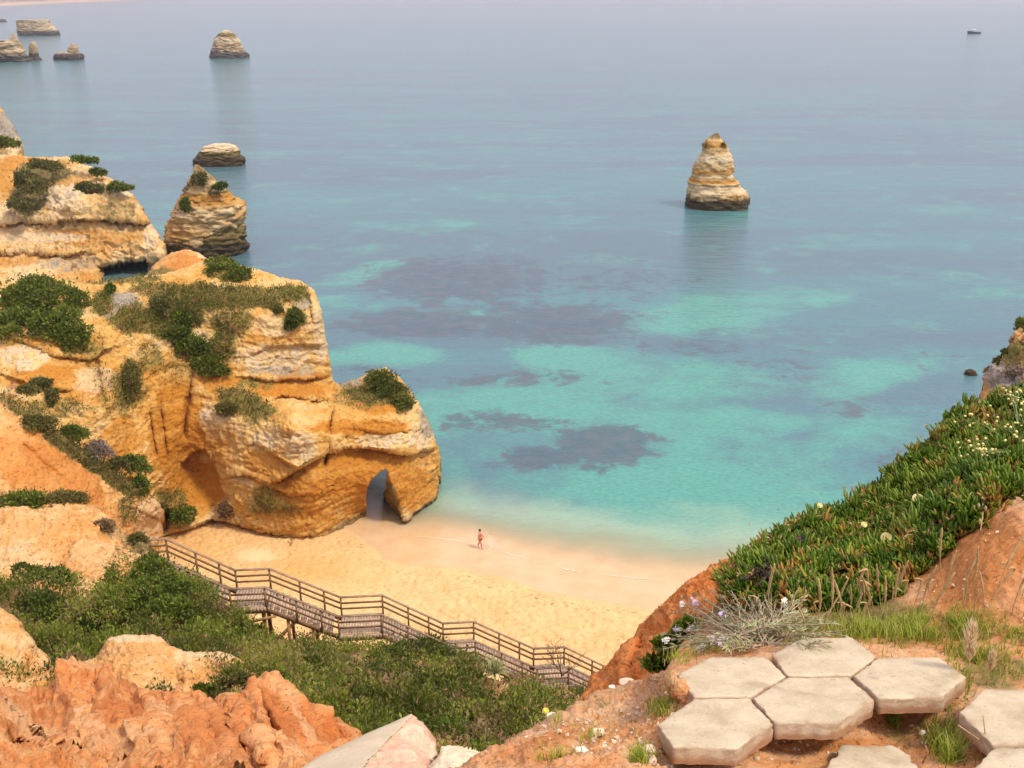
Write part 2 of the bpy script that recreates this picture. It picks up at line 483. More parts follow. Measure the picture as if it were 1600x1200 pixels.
M_LEAF = leaf_mat('bush_leaf', (0.03, 0.044, 0.006), (0.095, 0.14, 0.014), (0.21, 0.25, 0.03), dry=(0.24, 0.17, 0.06))
M_OLIVE = leaf_mat('olive_scrub_leaf', (0.055, 0.06, 0.014), (0.13, 0.13, 0.03), (0.24, 0.22, 0.065))
M_BROWNLEAF = leaf_mat('dry_scrub_leaf', (0.11, 0.075, 0.035), (0.24, 0.165, 0.075), (0.38, 0.28, 0.14))
M_GREYLEAF = leaf_mat('grey_scrub_leaf', (0.10, 0.085, 0.06), (0.23, 0.19, 0.14), (0.38, 0.32, 0.25))
M_DOME = leaf_mat('dome_leaf', (0.02, 0.034, 0.005), (0.058, 0.092, 0.01), (0.14, 0.18, 0.02), dry=(0.2, 0.16, 0.05))
M_COVER = leaf_mat('slope_leaf', (0.045, 0.066, 0.008), (0.135, 0.185, 0.018), (0.28, 0.32, 0.04), dry=(0.28, 0.19, 0.08))
M_SUCC = leaf_mat('succulent_leaf', (0.03, 0.07, 0.008), (0.095, 0.175, 0.014), (0.26, 0.31, 0.035), rough=0.35, trans=0.12, dry=(0.42, 0.19, 0.05))
M_GRASS = leaf_mat('grass_blade', (0.14, 0.2, 0.018), (0.28, 0.34, 0.035), (0.45, 0.45, 0.08), dry=(0.42, 0.32, 0.13))
M_STRAW = leaf_mat('straw', (0.28, 0.18, 0.07), (0.4, 0.29, 0.13), (0.55, 0.44, 0.23), rough=0.7)
M_SILVER = leaf_mat('silver_leaf', (0.2, 0.23, 0.09), (0.4, 0.42, 0.2), (0.58, 0.56, 0.34))
M_PLUME = leaf_mat('plume_straw', (0.5, 0.37, 0.18), (0.68, 0.54, 0.3), (0.82, 0.7, 0.45), rough=0.7, trans=0.4)
M_AGAVE = leaf_mat('agave_leaf', (0.12, 0.17, 0.06), (0.22, 0.27, 0.1), (0.42, 0.42, 0.18))

def flat_mat(name, col, rough=0.7, var=0.25, scale=6, bump=0.0, spec=0.2):
    m, nt, b, out = new_mat(name); T = NT(nt)
    n = T.noise(T.pos(), scale, 5, 0.65)
    c = T.mix(T.map(n, 0.3, 0.7), tuple(x * (1 - var) for x in col), tuple(min(1, x * (1 + var)) for x in col))
    T.set(b.inputs['Base Color'], c); b.inputs['Roughness'].default_value = rough
    b.inputs['Specular IOR Level'].default_value = spec
    if bump: T.set(b.inputs['Normal'], T.bump(n, 0.6, bump))
    return m

M_WOOD = flat_mat('weathered_wood', (0.27, 0.17, 0.10), 0.8, 0.3, 5)
M_RAIL = flat_mat('rail_wood', (0.21, 0.12, 0.062), 0.8, 0.3, 5)
M_DECK = flat_mat('deck_wood', (0.42, 0.295, 0.195), 0.8, 0.35, 7)
M_PROP = flat_mat('prop_wood', (0.36, 0.2, 0.075), 0.8, 0.25, 5)
M_STEM = flat_mat('woody_stem', (0.12, 0.075, 0.045), 0.85, 0.3, 20)
M_WHITEP = flat_mat('white_petal', (0.75, 0.72, 0.66), 0.6, 0.08, 30)
M_YELLOWP = flat_mat('yellow_petal', (0.75, 0.60, 0.10), 0.6, 0.15, 30)
M_CREAMP = flat_mat('cream_petal', (0.8, 0.68, 0.3), 0.6, 0.1, 30)
M_LILAC = flat_mat('lilac_petal', (0.62, 0.5, 0.68), 0.6, 0.15, 40)
M_STONE = flat_mat('pale_stone', (0.58, 0.44, 0.3), 0.85, 0.2, 30, 0.01)
# ------------------------------------------------------------------ sea, sand
SHORE = [(-400, 84), (-60, 84), (-30, 79), (-16, 76)] + [tuple(at_z(x, y, 0)[:2]) for x, y in
         ((578, 806), (606, 832), (640, 842), (690, 843), (730, 848), (780, 860), (840, 876), (900, 889), (960, 899), (1020, 906), (1100, 912))] + [(30, 62.5), (400, 60)]
_sx = [p[0] for p in SHORE]; _sy = [p[1] for p in SHORE]

def land_dist(x, y):
    return (np.interp(x, _sx, _sy) - y) * 0.93

def sand_z(x, y):
    s = land_dist(x, y)
    p = np.stack([x, y, 0 * x], -1)
    w = fbm(p * 0.12, 3, 0.5, 9)
    z = np.where(s < 0, np.maximum(0.07 * s, -5), np.where(s < 4, 0.045 * s, 0.18 + 0.085 * (s - 4)))
    return np.minimum(z, 1.9) + 0.05 * w * sstep(0, 5, np.abs(s))

xs = np.concatenate([np.arange(-60, -27, 1.0), np.arange(-27, 17, 0.13), np.arange(17, 62, 1.0)])
ys = np.concatenate([np.arange(38, 50, 1.0), np.arange(50, 74, 0.13), np.arange(74, 112, 1.0)])
gx, gy = np.meshgrid(xs, ys)
gz = sand_z(gx, gy)
sd = land_dist(gx, gy)
pp = np.stack([gx, gy, 0 * gx], -1)
dry = sstep(4.0, 6.5, sd + 1.3 * fbm(pp * 0.25, 3, 0.5, 2))
foot = np.clip(fbm(pp * np.array([1.9, 2.6, 1]), 3, 0.7, 4) * 1.7 + 0.05, -0.6, 0.6)
foot2 = perlin(pp * np.array([3.1, 4.2, 1]), 8)
tpx, tpy = pix(np.stack([gx, gy, gz], -1))
smoothspot = blob(tpx, tpy, 402, 867, 32, 11, 1, 0, 4)
gz = gz + dry * (1 - 0.8 * smoothspot) * (0.10 * foot - 0.17 * sstep(0.15, 0.36, foot2))
gz = gz + 0.05 * np.exp(-((sd - 5.2 + 0.6 * perlin(pp * 0.35, 6)) / 0.7) ** 2)
H, W = gx.shape
I = np.arange(H * W).reshape(H, W)
F = np.stack([I[:-1, :-1].ravel(), I[:-1, 1:].ravel(), I[1:, 1:].ravel(), I[1:, :-1].ravel()], 1)
orange_patch = np.maximum(blob(tpx, tpy, 480, 890, 80, 26, 0.9), blob(tpx, tpy, 300, 850, 90, 40, 0.55))
m, nt, b, out = new_mat('beach_sand'); T = NT(nt)
za, zb, zc = T.sep(T.attr('sandmap'))[:3]
n1 = T.noise(T.pos(), 0.5, 5); n2 = T.noise(T.pos(), 5, 5, 0.7); n3 = T.noise(T.pos((1.0, 1.6, 1)), 2.4, 4, 0.75)
dryc = T.mix(T.map(n1, 0.35, 0.65), (0.66, 0.42, 0.18), (0.60, 0.355, 0.135))
n4 = T.noise(T.pos((1.5, 2.9, 1)), 1.0, 3, 0.75)
dryc = T.mix(T.map(n4, 0.55, 0.62, 0, 0.6), dryc, (0.40, 0.235, 0.09))  # dark dashes put footprint shadows into the dry sand colour
dryc = T.mix(T.map(n2, 0.35, 0.75), dryc, (0.67, 0.44, 0.20))
dryc = T.mix(T.math('MULTIPLY', zb, 0.8), dryc, (0.58, 0.29, 0.075))
dryc = T.mix(T.math('MULTIPLY', zc, 0.7), dryc, (0.74, 0.54, 0.29))
wetc = T.mix(T.map(n1, 0.3, 0.7), (0.60, 0.40, 0.215), (0.54, 0.345, 0.17))
T.set(b.inputs['Base Color'], T.mix(za, wetc, dryc))
T.set(b.inputs['Roughness'], T.map(za, 0, 0.7, 0.22, 0.95))
b.inputs['Specular IOR Level'].default_value = 0.3
T.set(b.inputs['Normal'], T.bump(T.math('MULTIPLY', T.math('ADD', n2, T.math('MULTIPLY', n3, 1.5)), za), 0.7, 0.06))
smap = np.stack([sstep(3.6, 4.3, sd + 0.8 * fbm(pp * 0.3, 3, 0.5, 12)), orange_patch, smoothspot, 0 * sd], -1).reshape(-1, 4)
mk('beach', np.stack([gx, gy, gz], -1), F, m, attrs={'sandmap': smap}, kind='structure')

# ground under everything, far beyond the frame
def grow(a, b, first, k=1.18):
    o = [a]; st = first
    while (o[-1] < b if b > a else o[-1] > b):
        o.append(o[-1] + st * (1 if b > a else -1)); st *= k
    return np.array(o)
xs = np.concatenate([grow(-62, -9000, 2)[::-1][:-1], np.arange(-62, 112, 0.7), grow(112, 9000, 1)])
ys = np.concatenate([np.arange(58, 250, 0.7), grow(250, 30000, 1, 1.09)])
gx, gy = np.meshgrid(xs, ys)
sd = land_dist(gx, gy)
px, py = pix(np.stack([gx, gy, 0 * gx], -1))
pw = np.stack([gx, gy, 0 * gx], -1)
wx = 40 * fbm(pw * 0.05, 4, 0.55, 21) * np.clip(py / 500, 0.3, 1.3); wy = 16 * fbm(pw * 0.06, 4, 0.55, 22)
def fld(spec):
    o = np.zeros(px.shape)
    for cx, cy, rx, ry, s, *r in spec:
        o = np.maximum(o, blob(px + wx, py + wy, cx, cy, rx, ry, s, r[0] if r else 0, 3))
    return o
turq = fld([(575, 422, 100, 14, .85, -14), (600, 556, 105, 24, 1.0), (700, 346, 60, 9, .5), (735, 491, 90, 7, .6), (520, 470, 50, 10, .45),
            (1130, 486, 210, 34, .9, -8), (880, 560, 110, 26, .9), (1090, 600, 260, 40, .9), (1340, 590, 150, 36, .85, -12), (1150, 680, 330, 60, .85),
            (1540, 460, 90, 18, .55), (1100, 800, 460, 120, 1.0), (700, 640, 120, 50, .65), (840, 640, 250, 50, .8), (1000, 870, 300, 80, 1), (700, 780, 80, 60, 1)])
turq = np.maximum(turq, 0.14 + 0.10 * fbm(pw * np.array([0.012, 0.03, 1]), 4, 0.6, 40))
reef = fld([(720, 440, 200, 50, .8), (860, 505, 170, 42, .8), (650, 505, 170, 30, .85), (560, 580, 70, 10, .7), (800, 592, 190, 16, .6), (980, 440, 160, 50, .5),
            (935, 695, 105, 38, .95), (840, 715, 85, 28, .85), (760, 660, 100, 28, .7), (850, 660, 90, 18, .55), (930, 730, 60, 16, .7), (1090, 545, 130, 14, .55), (1230, 570, 110, 40, .5), (1040, 540, 80, 16, .5),
            (1330, 642, 60, 20, .5), (1395, 712, 70, 26, .6), (760, 728, 40, 10, .7), (830, 280, 250, 30, .2), (1300, 520, 200, 30, .3), (1450, 560, 120, 50, .3)])
m, nt, b, out = new_mat('sea_water'); T = NT(nt)
w0, w1, w2 = T.sep(T.attr('watermap'))[:3]
p = T.pos()
rn = T.noise(p, 0.42, 7, 0.72, 0.3); nA = T.noise(T.pos((0.75, 1, 1)), 0.075, 8, 0.66, 0.4); nB = T.noise(p, 0.22, 6, 0.7, 0.2)
stk = T.noise(T.pos((0.006, 0.035, 1)), 1.0, 5, 0.62, 0.5)
deep = T.mix(T.map(stk, 0.38, 0.62), (0.082, 0.134, 0.162), (0.075, 0.182, 0.19))
s0 = T.math('ADD', w0, T.math('ADD', T.math('MULTIPLY', T.math('SUBTRACT', nA, 0.5), 2.4), T.math('MULTIPLY', T.math('SUBTRACT', nB, 0.5), 1.3)))
col = T.mix(T.map(s0, 0.12, 0.95), deep, (0.084, 0.285, 0.218))
r0 = T.math('ADD', w1, T.math('ADD', T.math('MULTIPLY', T.math('SUBTRACT', nB, 0.5), 1.5), T.math('MULTIPLY', T.math('SUBTRACT', rn, 0.5), 1.3)))
rf = T.math('MULTIPLY', T.map(r0, 0.36, 0.72), T.map(w1, 0.02, 0.3, 0, 0.9))
col = T.mix(rf, col, T.mix(T.map(rn, 0.42, 0.62), (0.055, 0.075, 0.098), (0.088, 0.09, 0.104)))
rip = T.noise(T.pos((0.7, 1.5, 1)), 2.6, 4, 0.7, 0.4)
col = T.mix(T.map(rip, 0.40, 0.60, 0, 0.34), col, (0.03, 0.13, 0.14))  # light and dark of the ripples painted into the water colour
sh = T.map(w2, 0.04, 0.85)
col = T.mix(sh, (0.40, 0.43, 0.27), col)
T.set(b.inputs['Base Color'], col)
b.inputs['Roughness'].default_value = 0.13
b.inputs['IOR'].default_value = 1.33
b.inputs['Specular IOR Level'].default_value = 0.5
T.set(b.inputs['Alpha'], T.map(w2, 0.0, 0.5, 0.0, 1.0))
wv = T.noise(T.pos((0.55, 1.2, 1)), 1.3, 4, 0.6, 0.3); wv2 = T.noise(T.pos((0.5, 1.1, 1)), 0.28, 3, 0.5)
wv3 = T.noise(T.pos((0.6, 1.2, 1)), 3.6, 3, 0.6)
hh = T.math('ADD', T.math('MULTIPLY', T.math('ADD', wv, T.math('MULTIPLY', wv3, 0.4)), 0.26), T.math('MULTIPLY', wv2, 0.5))
T.set(b.inputs['Normal'], T.bump(hh, 0.75, 0.6))
depth = np.maximum(-np.where(sd < 0, 0.07 * sd, 0.1), 0) * (1 + 0.5 * fbm(pw * 0.15, 3, 0.5, 5))
H, W = gx.shape
I = np.arange(H * W).reshape(H, W)
F = np.stack([I[:-1, :-1].ravel(), I[:-1, 1:].ravel(), I[1:, 1:].ravel(), I[1:, :-1].ravel()], 1)
Fc = sd.ravel()[F].min(1) < 0.6
used = np.unique(F[Fc]); re = np.zeros(H * W, int); re[used] = np.arange(len(used))
mk('sea', np.stack([gx, gy, 0 * gx], -1).reshape(-1, 3)[used], re[F[Fc]], m,
   attrs={'watermap': np.stack([turq, reef, np.clip(depth, 0, 1), 0 * depth], -1).reshape(-1, 4)[used]}, kind='structure')

# a thin line of foam where the small wave runs out
fo = Geo()
for line, wd in (([(865, 882), (880, 888), (900, 893), (912, 894)], 0.035), ([(640, 838), (700, 843), (735, 848)], 0.03), ([(930, 896), (990, 903), (1040, 907)], 0.03), ([(770, 858), (810, 869), (850, 880)], 0.03)):
    q = np.array(line, float); tt = np.linspace(0, len(q) - 1, 60)
    lx = np.interp(tt, range(len(q)), q[:, 0]); ly = np.interp(tt, range(len(q)), q[:, 1])
    c = at_z(lx, ly, 0.03)
    c[:, 1] += 0.25 * perlin(c * 1.1, 3)
    wv_ = wd * (0.5 + np.abs(perlin(c * 2.3, 4)) * 2) * np.sin(np.linspace(0.05, math.pi - 0.05, 60))
    Vv = np.concatenate([c + np.stack([0 * wv_, -wv_, 0 * wv_], 1), c + np.stack([0 * wv_, wv_ * 0.6, 0 * wv_ + 0.0], 1)])
    Vv[:, 2] = np.maximum(sand_z(Vv[:, 0], Vv[:, 1]), 0) + 0.05
    fo.add(Vv, [(k, k + 1, 61 + k, 60 + k) for k in range(59)])
fo.build('foam', flat_mat('sea_foam', (0.8, 0.74, 0.62), 0.6, 0.1, 8), kind='stuff', label='thin broken line of foam where the sea meets the sand')

# far shore at the edge of the bay
hl = []
for k, (x0, y0) in enumerate(((-420, 27), (-200, 19), (0, 9.5), (60, 6.5), (120, 3.5), (200, 0.5), (300, -2.5))):
    g = at_z(x0, y0, 0.0)
    hl.append(g)
hl = np.array(hl); tt = np.linspace(0, len(hl) - 1, 160)
b0 = np.stack([np.interp(tt, range(len(hl)), hl[:, k]) for k in range(3)], 1)
dirv = b0 - CAM; dirv[:, 2] = 0; dirv /= np.linalg.norm(dirv, axis=1)[:, None]
rows = []
for k, (s, z) in enumerate(((0, -1), (10, 6), (60, 9), (110, 24), (300, 40), (900, 75), (1600, -2))):
    r = b0 + dirv * s; r[:, 2] = z * (1 + (0.35 * fbm(b0 * 0.006 + k, 3) if k > 1 else 0)); rows.append(r)
V = np.concatenate(rows); n = 160
F = np.array([(r * n + c, r * n + c + 1, (r + 1) * n + c + 1, (r + 1) * n + c) for r in range(6) for c in range(n - 1)])
m, nt, b, out = new_mat('far_shore_land'); T = NT(nt)
c = T.mix(T.map(T.math('ADD', T.z(), T.math('MULTIPLY', T.noise(T.pos(), 0.02, 4), 8)), 9, 15), (0.5, 0.36, 0.26), T.mix(T.map(T.noise(T.pos(), 0.012, 5), 0.4, 0.6), (0.2, 0.14, 0.12), (0.26, 0.19, 0.15)))
T.set(b.inputs['Base Color'], c); b.inputs['Roughness'].default_value = 1
mk('distant_coast', V, F, m, kind='structure')

# wrack left along the last high water line
g = Geo(); rw = np.random.default_rng(23)
wx_ = np.concatenate([rw.uniform(-13, 9, 170), rw.normal(5, 2.5, 60)])
for x in wx_:
    y = np.interp(x, _sx, _sy) - (5.0 + 0.7 * perlin(np.array([x * 0.35, 1.0, 0.0]), 6) + rw.normal(0, 0.28)) / 0.93
    z = float(sand_z(np.array(x), np.array(y))) + 0.06
    h = rw.normal(size=2) * np.array([0.09, 0.04]); s = rw.uniform(0.01, 0.03)
    g.add([(x - h[0], y - h[1], z), (x, y - s, z + 0.03), (x + h[0], y + h[1], z), (x, y + s, z + 0.02)], [(0, 1, 2, 3)])
g.build('seaweed_wrack', flat_mat('dry_seaweed', (0.16, 0.095, 0.05), 0.9, 0.3, 12), kind='stuff', label='thin line of dry seaweed scraps along the last high water mark')
# ------------------------------------------------------------------ cliffs
def rockdisp(big=0.5, mid=0.25, fine=0.08, strata=0.3, sz=2.0, f=0.35, seed=0):
    def g(P, N, px, py):
        w = P + 0.6 * np.stack([perlin(P * 0.5, 50 + seed), perlin(P * 0.5, 51 + seed), perlin(P * 0.5, 52 + seed)], -1)
        d = big * fbm(w * f, 3, 0.5, seed) + mid * fbm(w * f * 3.5, 4, 0.6, seed + 5, ridge=True) * 0.8
        d += fine * fbm(P * f * 14, 3, 0.6, seed + 9)
        s = perlin(P * np.array([0.06, 0.06, 0.0]) * 2, seed + 3) * 0.7
        zz = (P[:, 2] + s) * sz
        q = np.stack([P[:, 0] * 0.10, P[:, 1] * 0.10, zz], -1)
        wall = 1 - np.clip(np.abs(N[:, 2]), 0, 1) ** 2
        # plates that broke away: steps with sharp lips
        for sc, am, sd_ in ((1.1, 0.55, 31), (2.6, 0.30, 37), (7.0, 0.12, 41)):
            q2 = w * np.array([f * sc, f * sc, f * sc * 2.8])
            d += mid * am * (sstep(-0.05, 0.05, fbm(q2, 3, 0.5, seed + sd_)) - 0.5)
        # bedding cracks, joints and pits
        n1 = fbm(w * np.array([0.13, 0.13, 0.85]) * f / 0.35, 3, 0.5, seed + 51); n2 = fbm(w * np.array([0.5, 0.5, 0.11]) * f / 0.35, 3, 0.5, seed + 53)
        mk_ = sstep(-0.1, 0.25, perlin(P * 0.35 * f / 0.35, seed + 55)); mk2 = sstep(0.0, 0.3, perlin(P * 0.3 * f / 0.35, seed + 57))
        d -= mid * wall * (1.0 * mk_ * np.exp(-(n1 / 0.018) ** 2) + 0.8 * mk2 * np.exp(-(n2 / 0.02) ** 2))
        d -= mid * 0.7 * sstep(0.30, 0.5, perlin(P * np.array([1, 1, 1.5]) * f * 6.5, seed + 59)) * mk_
        d += strata * wall * np.clip(fbm(q, 4, 0.6, seed + 13) * 1.8, -0.7, 0.7)
        return d
    return g

# headland with the arch, the tall block and the wall behind the beach
ARCH = [(630, 821), (612, 816), (604, 808), (602, 793), (603, 775), (604.5, 755), (604, 731), (596, 735), (586, 744), (578, 753), (573, 766), (572, 780), (573, 795), (568, 808)]
sil = [(-330, 447), (60, 441), (150, 442), (200, 436), (262, 428), (330, 402), (395, 420), (430, 431), (470, 440), (491, 453), (500, 478), (507, 515), (514, 560), (520, 597),
       (532, 602), (560, 592), (584, 580), (602, 576), (624, 590), (645, 616), (660, 640), (672, 662), (681, 690), (688, 718), (686, 745), (684, 786), (664, 801), (645, 818), (630, 824)]
rest = ARCH[1:] + [(560, 818), (530, 827), (490, 842), (450, 840), (400, 829), (350, 812), (325, 812), (280, 830), (240, 840), (150, 800), (60, 720), (-330, 660)]
ctrl = [(255, 825, 'z', 1.4), (300, 818, 'z', 1.4), (345, 808, 'z', 1.3), (400, 826, 'z', 1.1), (450, 837, 'z', 0.8), (490, 839, 'z', 0.6), (530, 824, 'z', 0.3), (577, 803, 'z', 0.1),
        (630, 822, 'z', -0.1), (665, 801, 'z', -0.1), (684, 786, 'z', -0.1),
        (490, 760, 67.0), (490, 700, 67.6), (455, 650, 69.2), (430, 715, 68.2), (385, 760, 68.6), (640, 750, 71.4), (640, 690, 72.2), (560, 700, 70.8), (560, 655, 71.4),
        (600, 640, 72.8), (650, 655, 74.0), (520, 640, 71.6), (604, 588, 77), (560, 605, 76.5), (520, 614, 76.8), (455, 628, 73.2), (395, 640, 71.8), (665, 720, 73.6), (590, 770, 69.8),
        (440, 600, 75.4), (500, 590, 77.2), (440, 520, 76.4), (492, 480, 78.4), (420, 470, 78.6), (440, 446, 81.5), (350, 442, 'z', 17.3), (300, 438, 'z', 17.6), (330, 405, 'z', 17.8), (400, 428, 'z', 17.2), (470, 445, 81.5),
        (500, 520, 78.0), (380, 560, 75), (300, 500, 77), (335, 590, 74.2), (300, 620, 73.2), (265, 560, 74.2), (300, 690, 72.0), (250, 690, 70.0), (310, 730, 71.5), (300, 780, 70.0), (380, 680, 70.2), (360, 640, 71.5),
        (350, 760, 69.6), (200, 560, 71), (120, 560, 69), (40, 570, 67), (200, 650, 68.5), (130, 630, 65.5), (225, 730, 67), (100, 500, 72), (40, 470, 'z', 17), (180, 470, 75.3), (0, 445, 'z', 17.8), (150, 445, 'z', 17.6), (230, 445, 'z', 17.6),
        (230, 500, 75), (-20, 640, 64), (60, 700, 62), (150, 780, 63)]
def cliff_detail(px, py):
    d = ledge(px, py, [(430, 752), (470, 730), (500, 708), (545, 696), (600, 702), (645, 706), (682, 698)], 1.15, 32, 14, 0.35)
    d += ledge(px, py, [(400, 640), (420, 628), (440, 618), (470, 622), (515, 628)], 0.9, 9, 5, 0.3)
    d += ledge(px, py, [(385, 556), (420, 541), (460, 538), (505, 535)], 0.35, 12, 8, 0.4)
    d += ledge(px, py, [(380, 588), (420, 592), (470, 592), (515, 586)], 0.55, 22, 8, 0.4)
    d += ledge(px, py, [(350, 745), (385, 738), (420, 755), (450, 772), (478, 770)], 0.5, 16, 8, 0.5)
    d += ledge(px, py, [(395, 690), (420, 700), (445, 722), (470, 732)], 0.7, 14, 8, 0.5)
    d += ledge(px, py, [(555, 668), (600, 676), (660, 670)], 0.3, 10, 7, 0.5)
    d += ledge(px, py, [(0, 520), (40, 535), (90, 555), (140, 560), (180, 540)], 0.5, 14, 8, 0.5)
    d += ledge(px, py, [(0, 585), (50, 600), (110, 610)], 0.4, 14, 8, 0.5)
    d += ledge(px, py, [(285, 722), (300, 706), (315, 700), (330, 712), (340, 730)], 1.2, 26, 5, .4, 6) + blob(px, py, 285, 745, 48, 45, 1.0, 20, 3) + blob(px, py, 325, 755, 28, 45, 0.9, -20, 3)
    d += blob(px, py, 257, 812, 13, 19, 3.2, 10, 6) + blob(px, py, 335, 800, 10, 10, 0.6)
    d += crack(px, py, [(232, 640), (240, 690), (246, 720)], 0.7, 3) + crack(px, py, [(250, 630), (258, 690), (262, 722)], 0.55, 3) + crack(px, py, [(225, 610), (230, 660)], 0.5, 3)
    d += crack(px, py, [(520, 640), (513, 690), (507, 730)], 0.9, 4) + crack(px, py, [(300, 590), (292, 640), (288, 680)], 0.7, 5)
    d += crack(px, py, [(552, 660), (550, 690)], 0.3, 2) + crack(px, py, [(480, 460), (487, 500)], 0.5, 3) + crack(px, py, [(150, 560), (165, 640), (185, 690)], 0.5, 4)
    # inner face of the arch's outer leg, seen past its front edge
    edge = np.interp(py, [735, 775, 800, 816], [605, 618, 628, 632])
    d += np.where((px < edge) & (px > 596) & (py > 735), (edge - px) * 0.26, 0)
    lip = np.interp(px, [620, 640, 660, 690], [830, 812, 793, 776])
    d += np.where((py > lip) & (px > 630), 0.8, 0)
    return d
zones = [(0, 500, 770, 120, 45, .6), (0, 640, 760, 45, 45, .65), (0, 540, 745, 80, 40, .8), (0, 420, 730, 50, 40, .55), (0, 190, 690, 40, 50, .6), (0, 350, 700, 30, 60, .5), (0, 60, 540, 60, 14, .6), (1, 613, 785, 11, 34, 1, -12), (1, 668, 800, 26, 8, .95, -35), (1, 585, 618, 60, 20, .75), (1, 450, 462, 45, 16, .8), (1, 360, 500, 40, 30, .6), (1, 230, 560, 30, 30, .5), (1, 90, 640, 60, 18, .5), (1, 170, 620, 20, 40, .5), (1, 400, 600, 40, 12, .5), (1, 250, 455, 60, 12, .7),  # brown over the arch's inner face paints its shade into dark stone
         (0, 275, 680, 50, 105, 1), (0, 300, 760, 55, 55, .9), (0, 575, 722, 90, 22, .95), (0, 470, 800, 80, 40, .5), (0, 590, 622, 55, 30, .85), (0, 560, 668, 90, 14, .8), (0, 450, 610, 75, 16, .8),
         (0, 130, 600, 90, 40, .6), (0, 70, 590, 80, 25, .75), (0, 200, 590, 60, 40, .5), (0, 380, 850, 100, 60, .3), (0, 340, 590, 45, 30, .7), (0, 470, 590, 50, 12, .6),
         (1, 320, 465, 90, 24, .95), (1, 270, 500, 55, 32, .9), (1, 390, 470, 60, 18, .85), (1, 210, 500, 40, 26, .8), (1, 190, 440, 70, 8, .7), (1, 385, 635, 55, 25, .7, 20), (1, 415, 780, 32, 30, .55),
         (1, 440, 795, 40, 16, .5), (1, 200, 600, 28, 55, .6, 10), (1, 265, 790, 35, 30, .6), (1, 130, 545, 40, 18, .5), (1, 150, 560, 20, 60, .4), (1, 560, 630, 60, 14, .45),
         (1, 280, 570, 40, 40, .45), (1, 350, 530, 22, 40, .7), (1, 160, 475, 20, 22, .8, 20),
         (2, 430, 560, 65, 26, .95), (2, 500, 520, 14, 55, .8), (2, 430, 510, 40, 20, .6), (2, 340, 650, 26, 22, .95), (2, 470, 700, 30, 30, .8), (2, 610, 690, 60, 12, .9), (2, 660, 680, 25, 30, .7), (2, 150, 595, 40, 25, .6),
         (2, 40, 560, 45, 22, .85), (2, 560, 826, 40, 8, 1), (2, 420, 690, 30, 14, .8), (2, 640, 812, 14, 10, .9),
         (3, 185, 478, 45, 26, .7), (3, 440, 580, 60, 12, .5), (3, 545, 600, 30, 10, .6), (3, 470, 470, 20, 18, .6), (3, 665, 660, 15, 35, .6), (3, 250, 480, 30, 12, .5), (3, 610, 785, 10, 30, .9), (3, 30, 610, 30, 20, .4)]
CLIFF_D = rockdisp(0.5, 0.26, 0.13, 0.16, 1.3, seed=1)
def cliff_flutes(P, N, px, py):
    w = np.maximum.reduce([blob(px, py, 255, 650, 70, 90, 1), blob(px, py, 560, 660, 120, 40, .6), blob(px, py, 470, 670, 40, 60, .8), blob(px, py, 120, 600, 110, 60, .6)])
    q = np.stack([P[:, 0] * 0.75, P[:, 1] * 0.75, P[:, 2] * 0.10], -1)
    return 0.45 * w * (fbm(q, 3, 0.55, 88, ridge=True) - 0.2) * (1 - N[:, 2] ** 2)
def tip_back(px, py, V):
    # the outer end of the headland is a thin wall pierced by the arch: its back comes down to the arch roof, beside it to the sea
    tip = (px > 530) & (py < 800) & ~((px > 570) & (px < 635) & (py > 733))
    over = tip & (px > 566) & (px < 634)
    t = np.where(tip, 3.4, np.nan); f = np.where(over, (V[:, 2] - 1.4 - 5.2) / 3.4, np.where(tip, (V[:, 2] + 0.5) / 3.4, np.nan))
    return t, f
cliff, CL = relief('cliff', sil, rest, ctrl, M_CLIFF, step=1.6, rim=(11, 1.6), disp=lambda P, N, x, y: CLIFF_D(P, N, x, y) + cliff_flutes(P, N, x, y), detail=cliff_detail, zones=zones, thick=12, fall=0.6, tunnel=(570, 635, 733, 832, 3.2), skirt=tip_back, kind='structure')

# orange knoll on the plateau behind
relief('knoll', [(215, 448), (232, 425), (248, 408), (268, 395), (290, 390), (308, 394), (322, 404), (345, 420), (372, 436)], [(372, 455), (215, 458)],
       [(215, 450, 88), (240, 425, 90), (275, 400, 92), (300, 396, 92), (330, 420, 90), (372, 440, 88), (290, 440, 87), (290, 415, 89.5)], M_SLOPE, step=1.6, rim=(9, 2),
       disp=rockdisp(0.4, 0.2, 0.08, 0.1, seed=4), zones=[(0, 300, 425, 50, 30, .8), (2, 318, 397, 12, 8, 1), (1, 250, 430, 30, 14, .6), (1, 340, 440, 40, 10, .8)], thick=6, kind='structure')

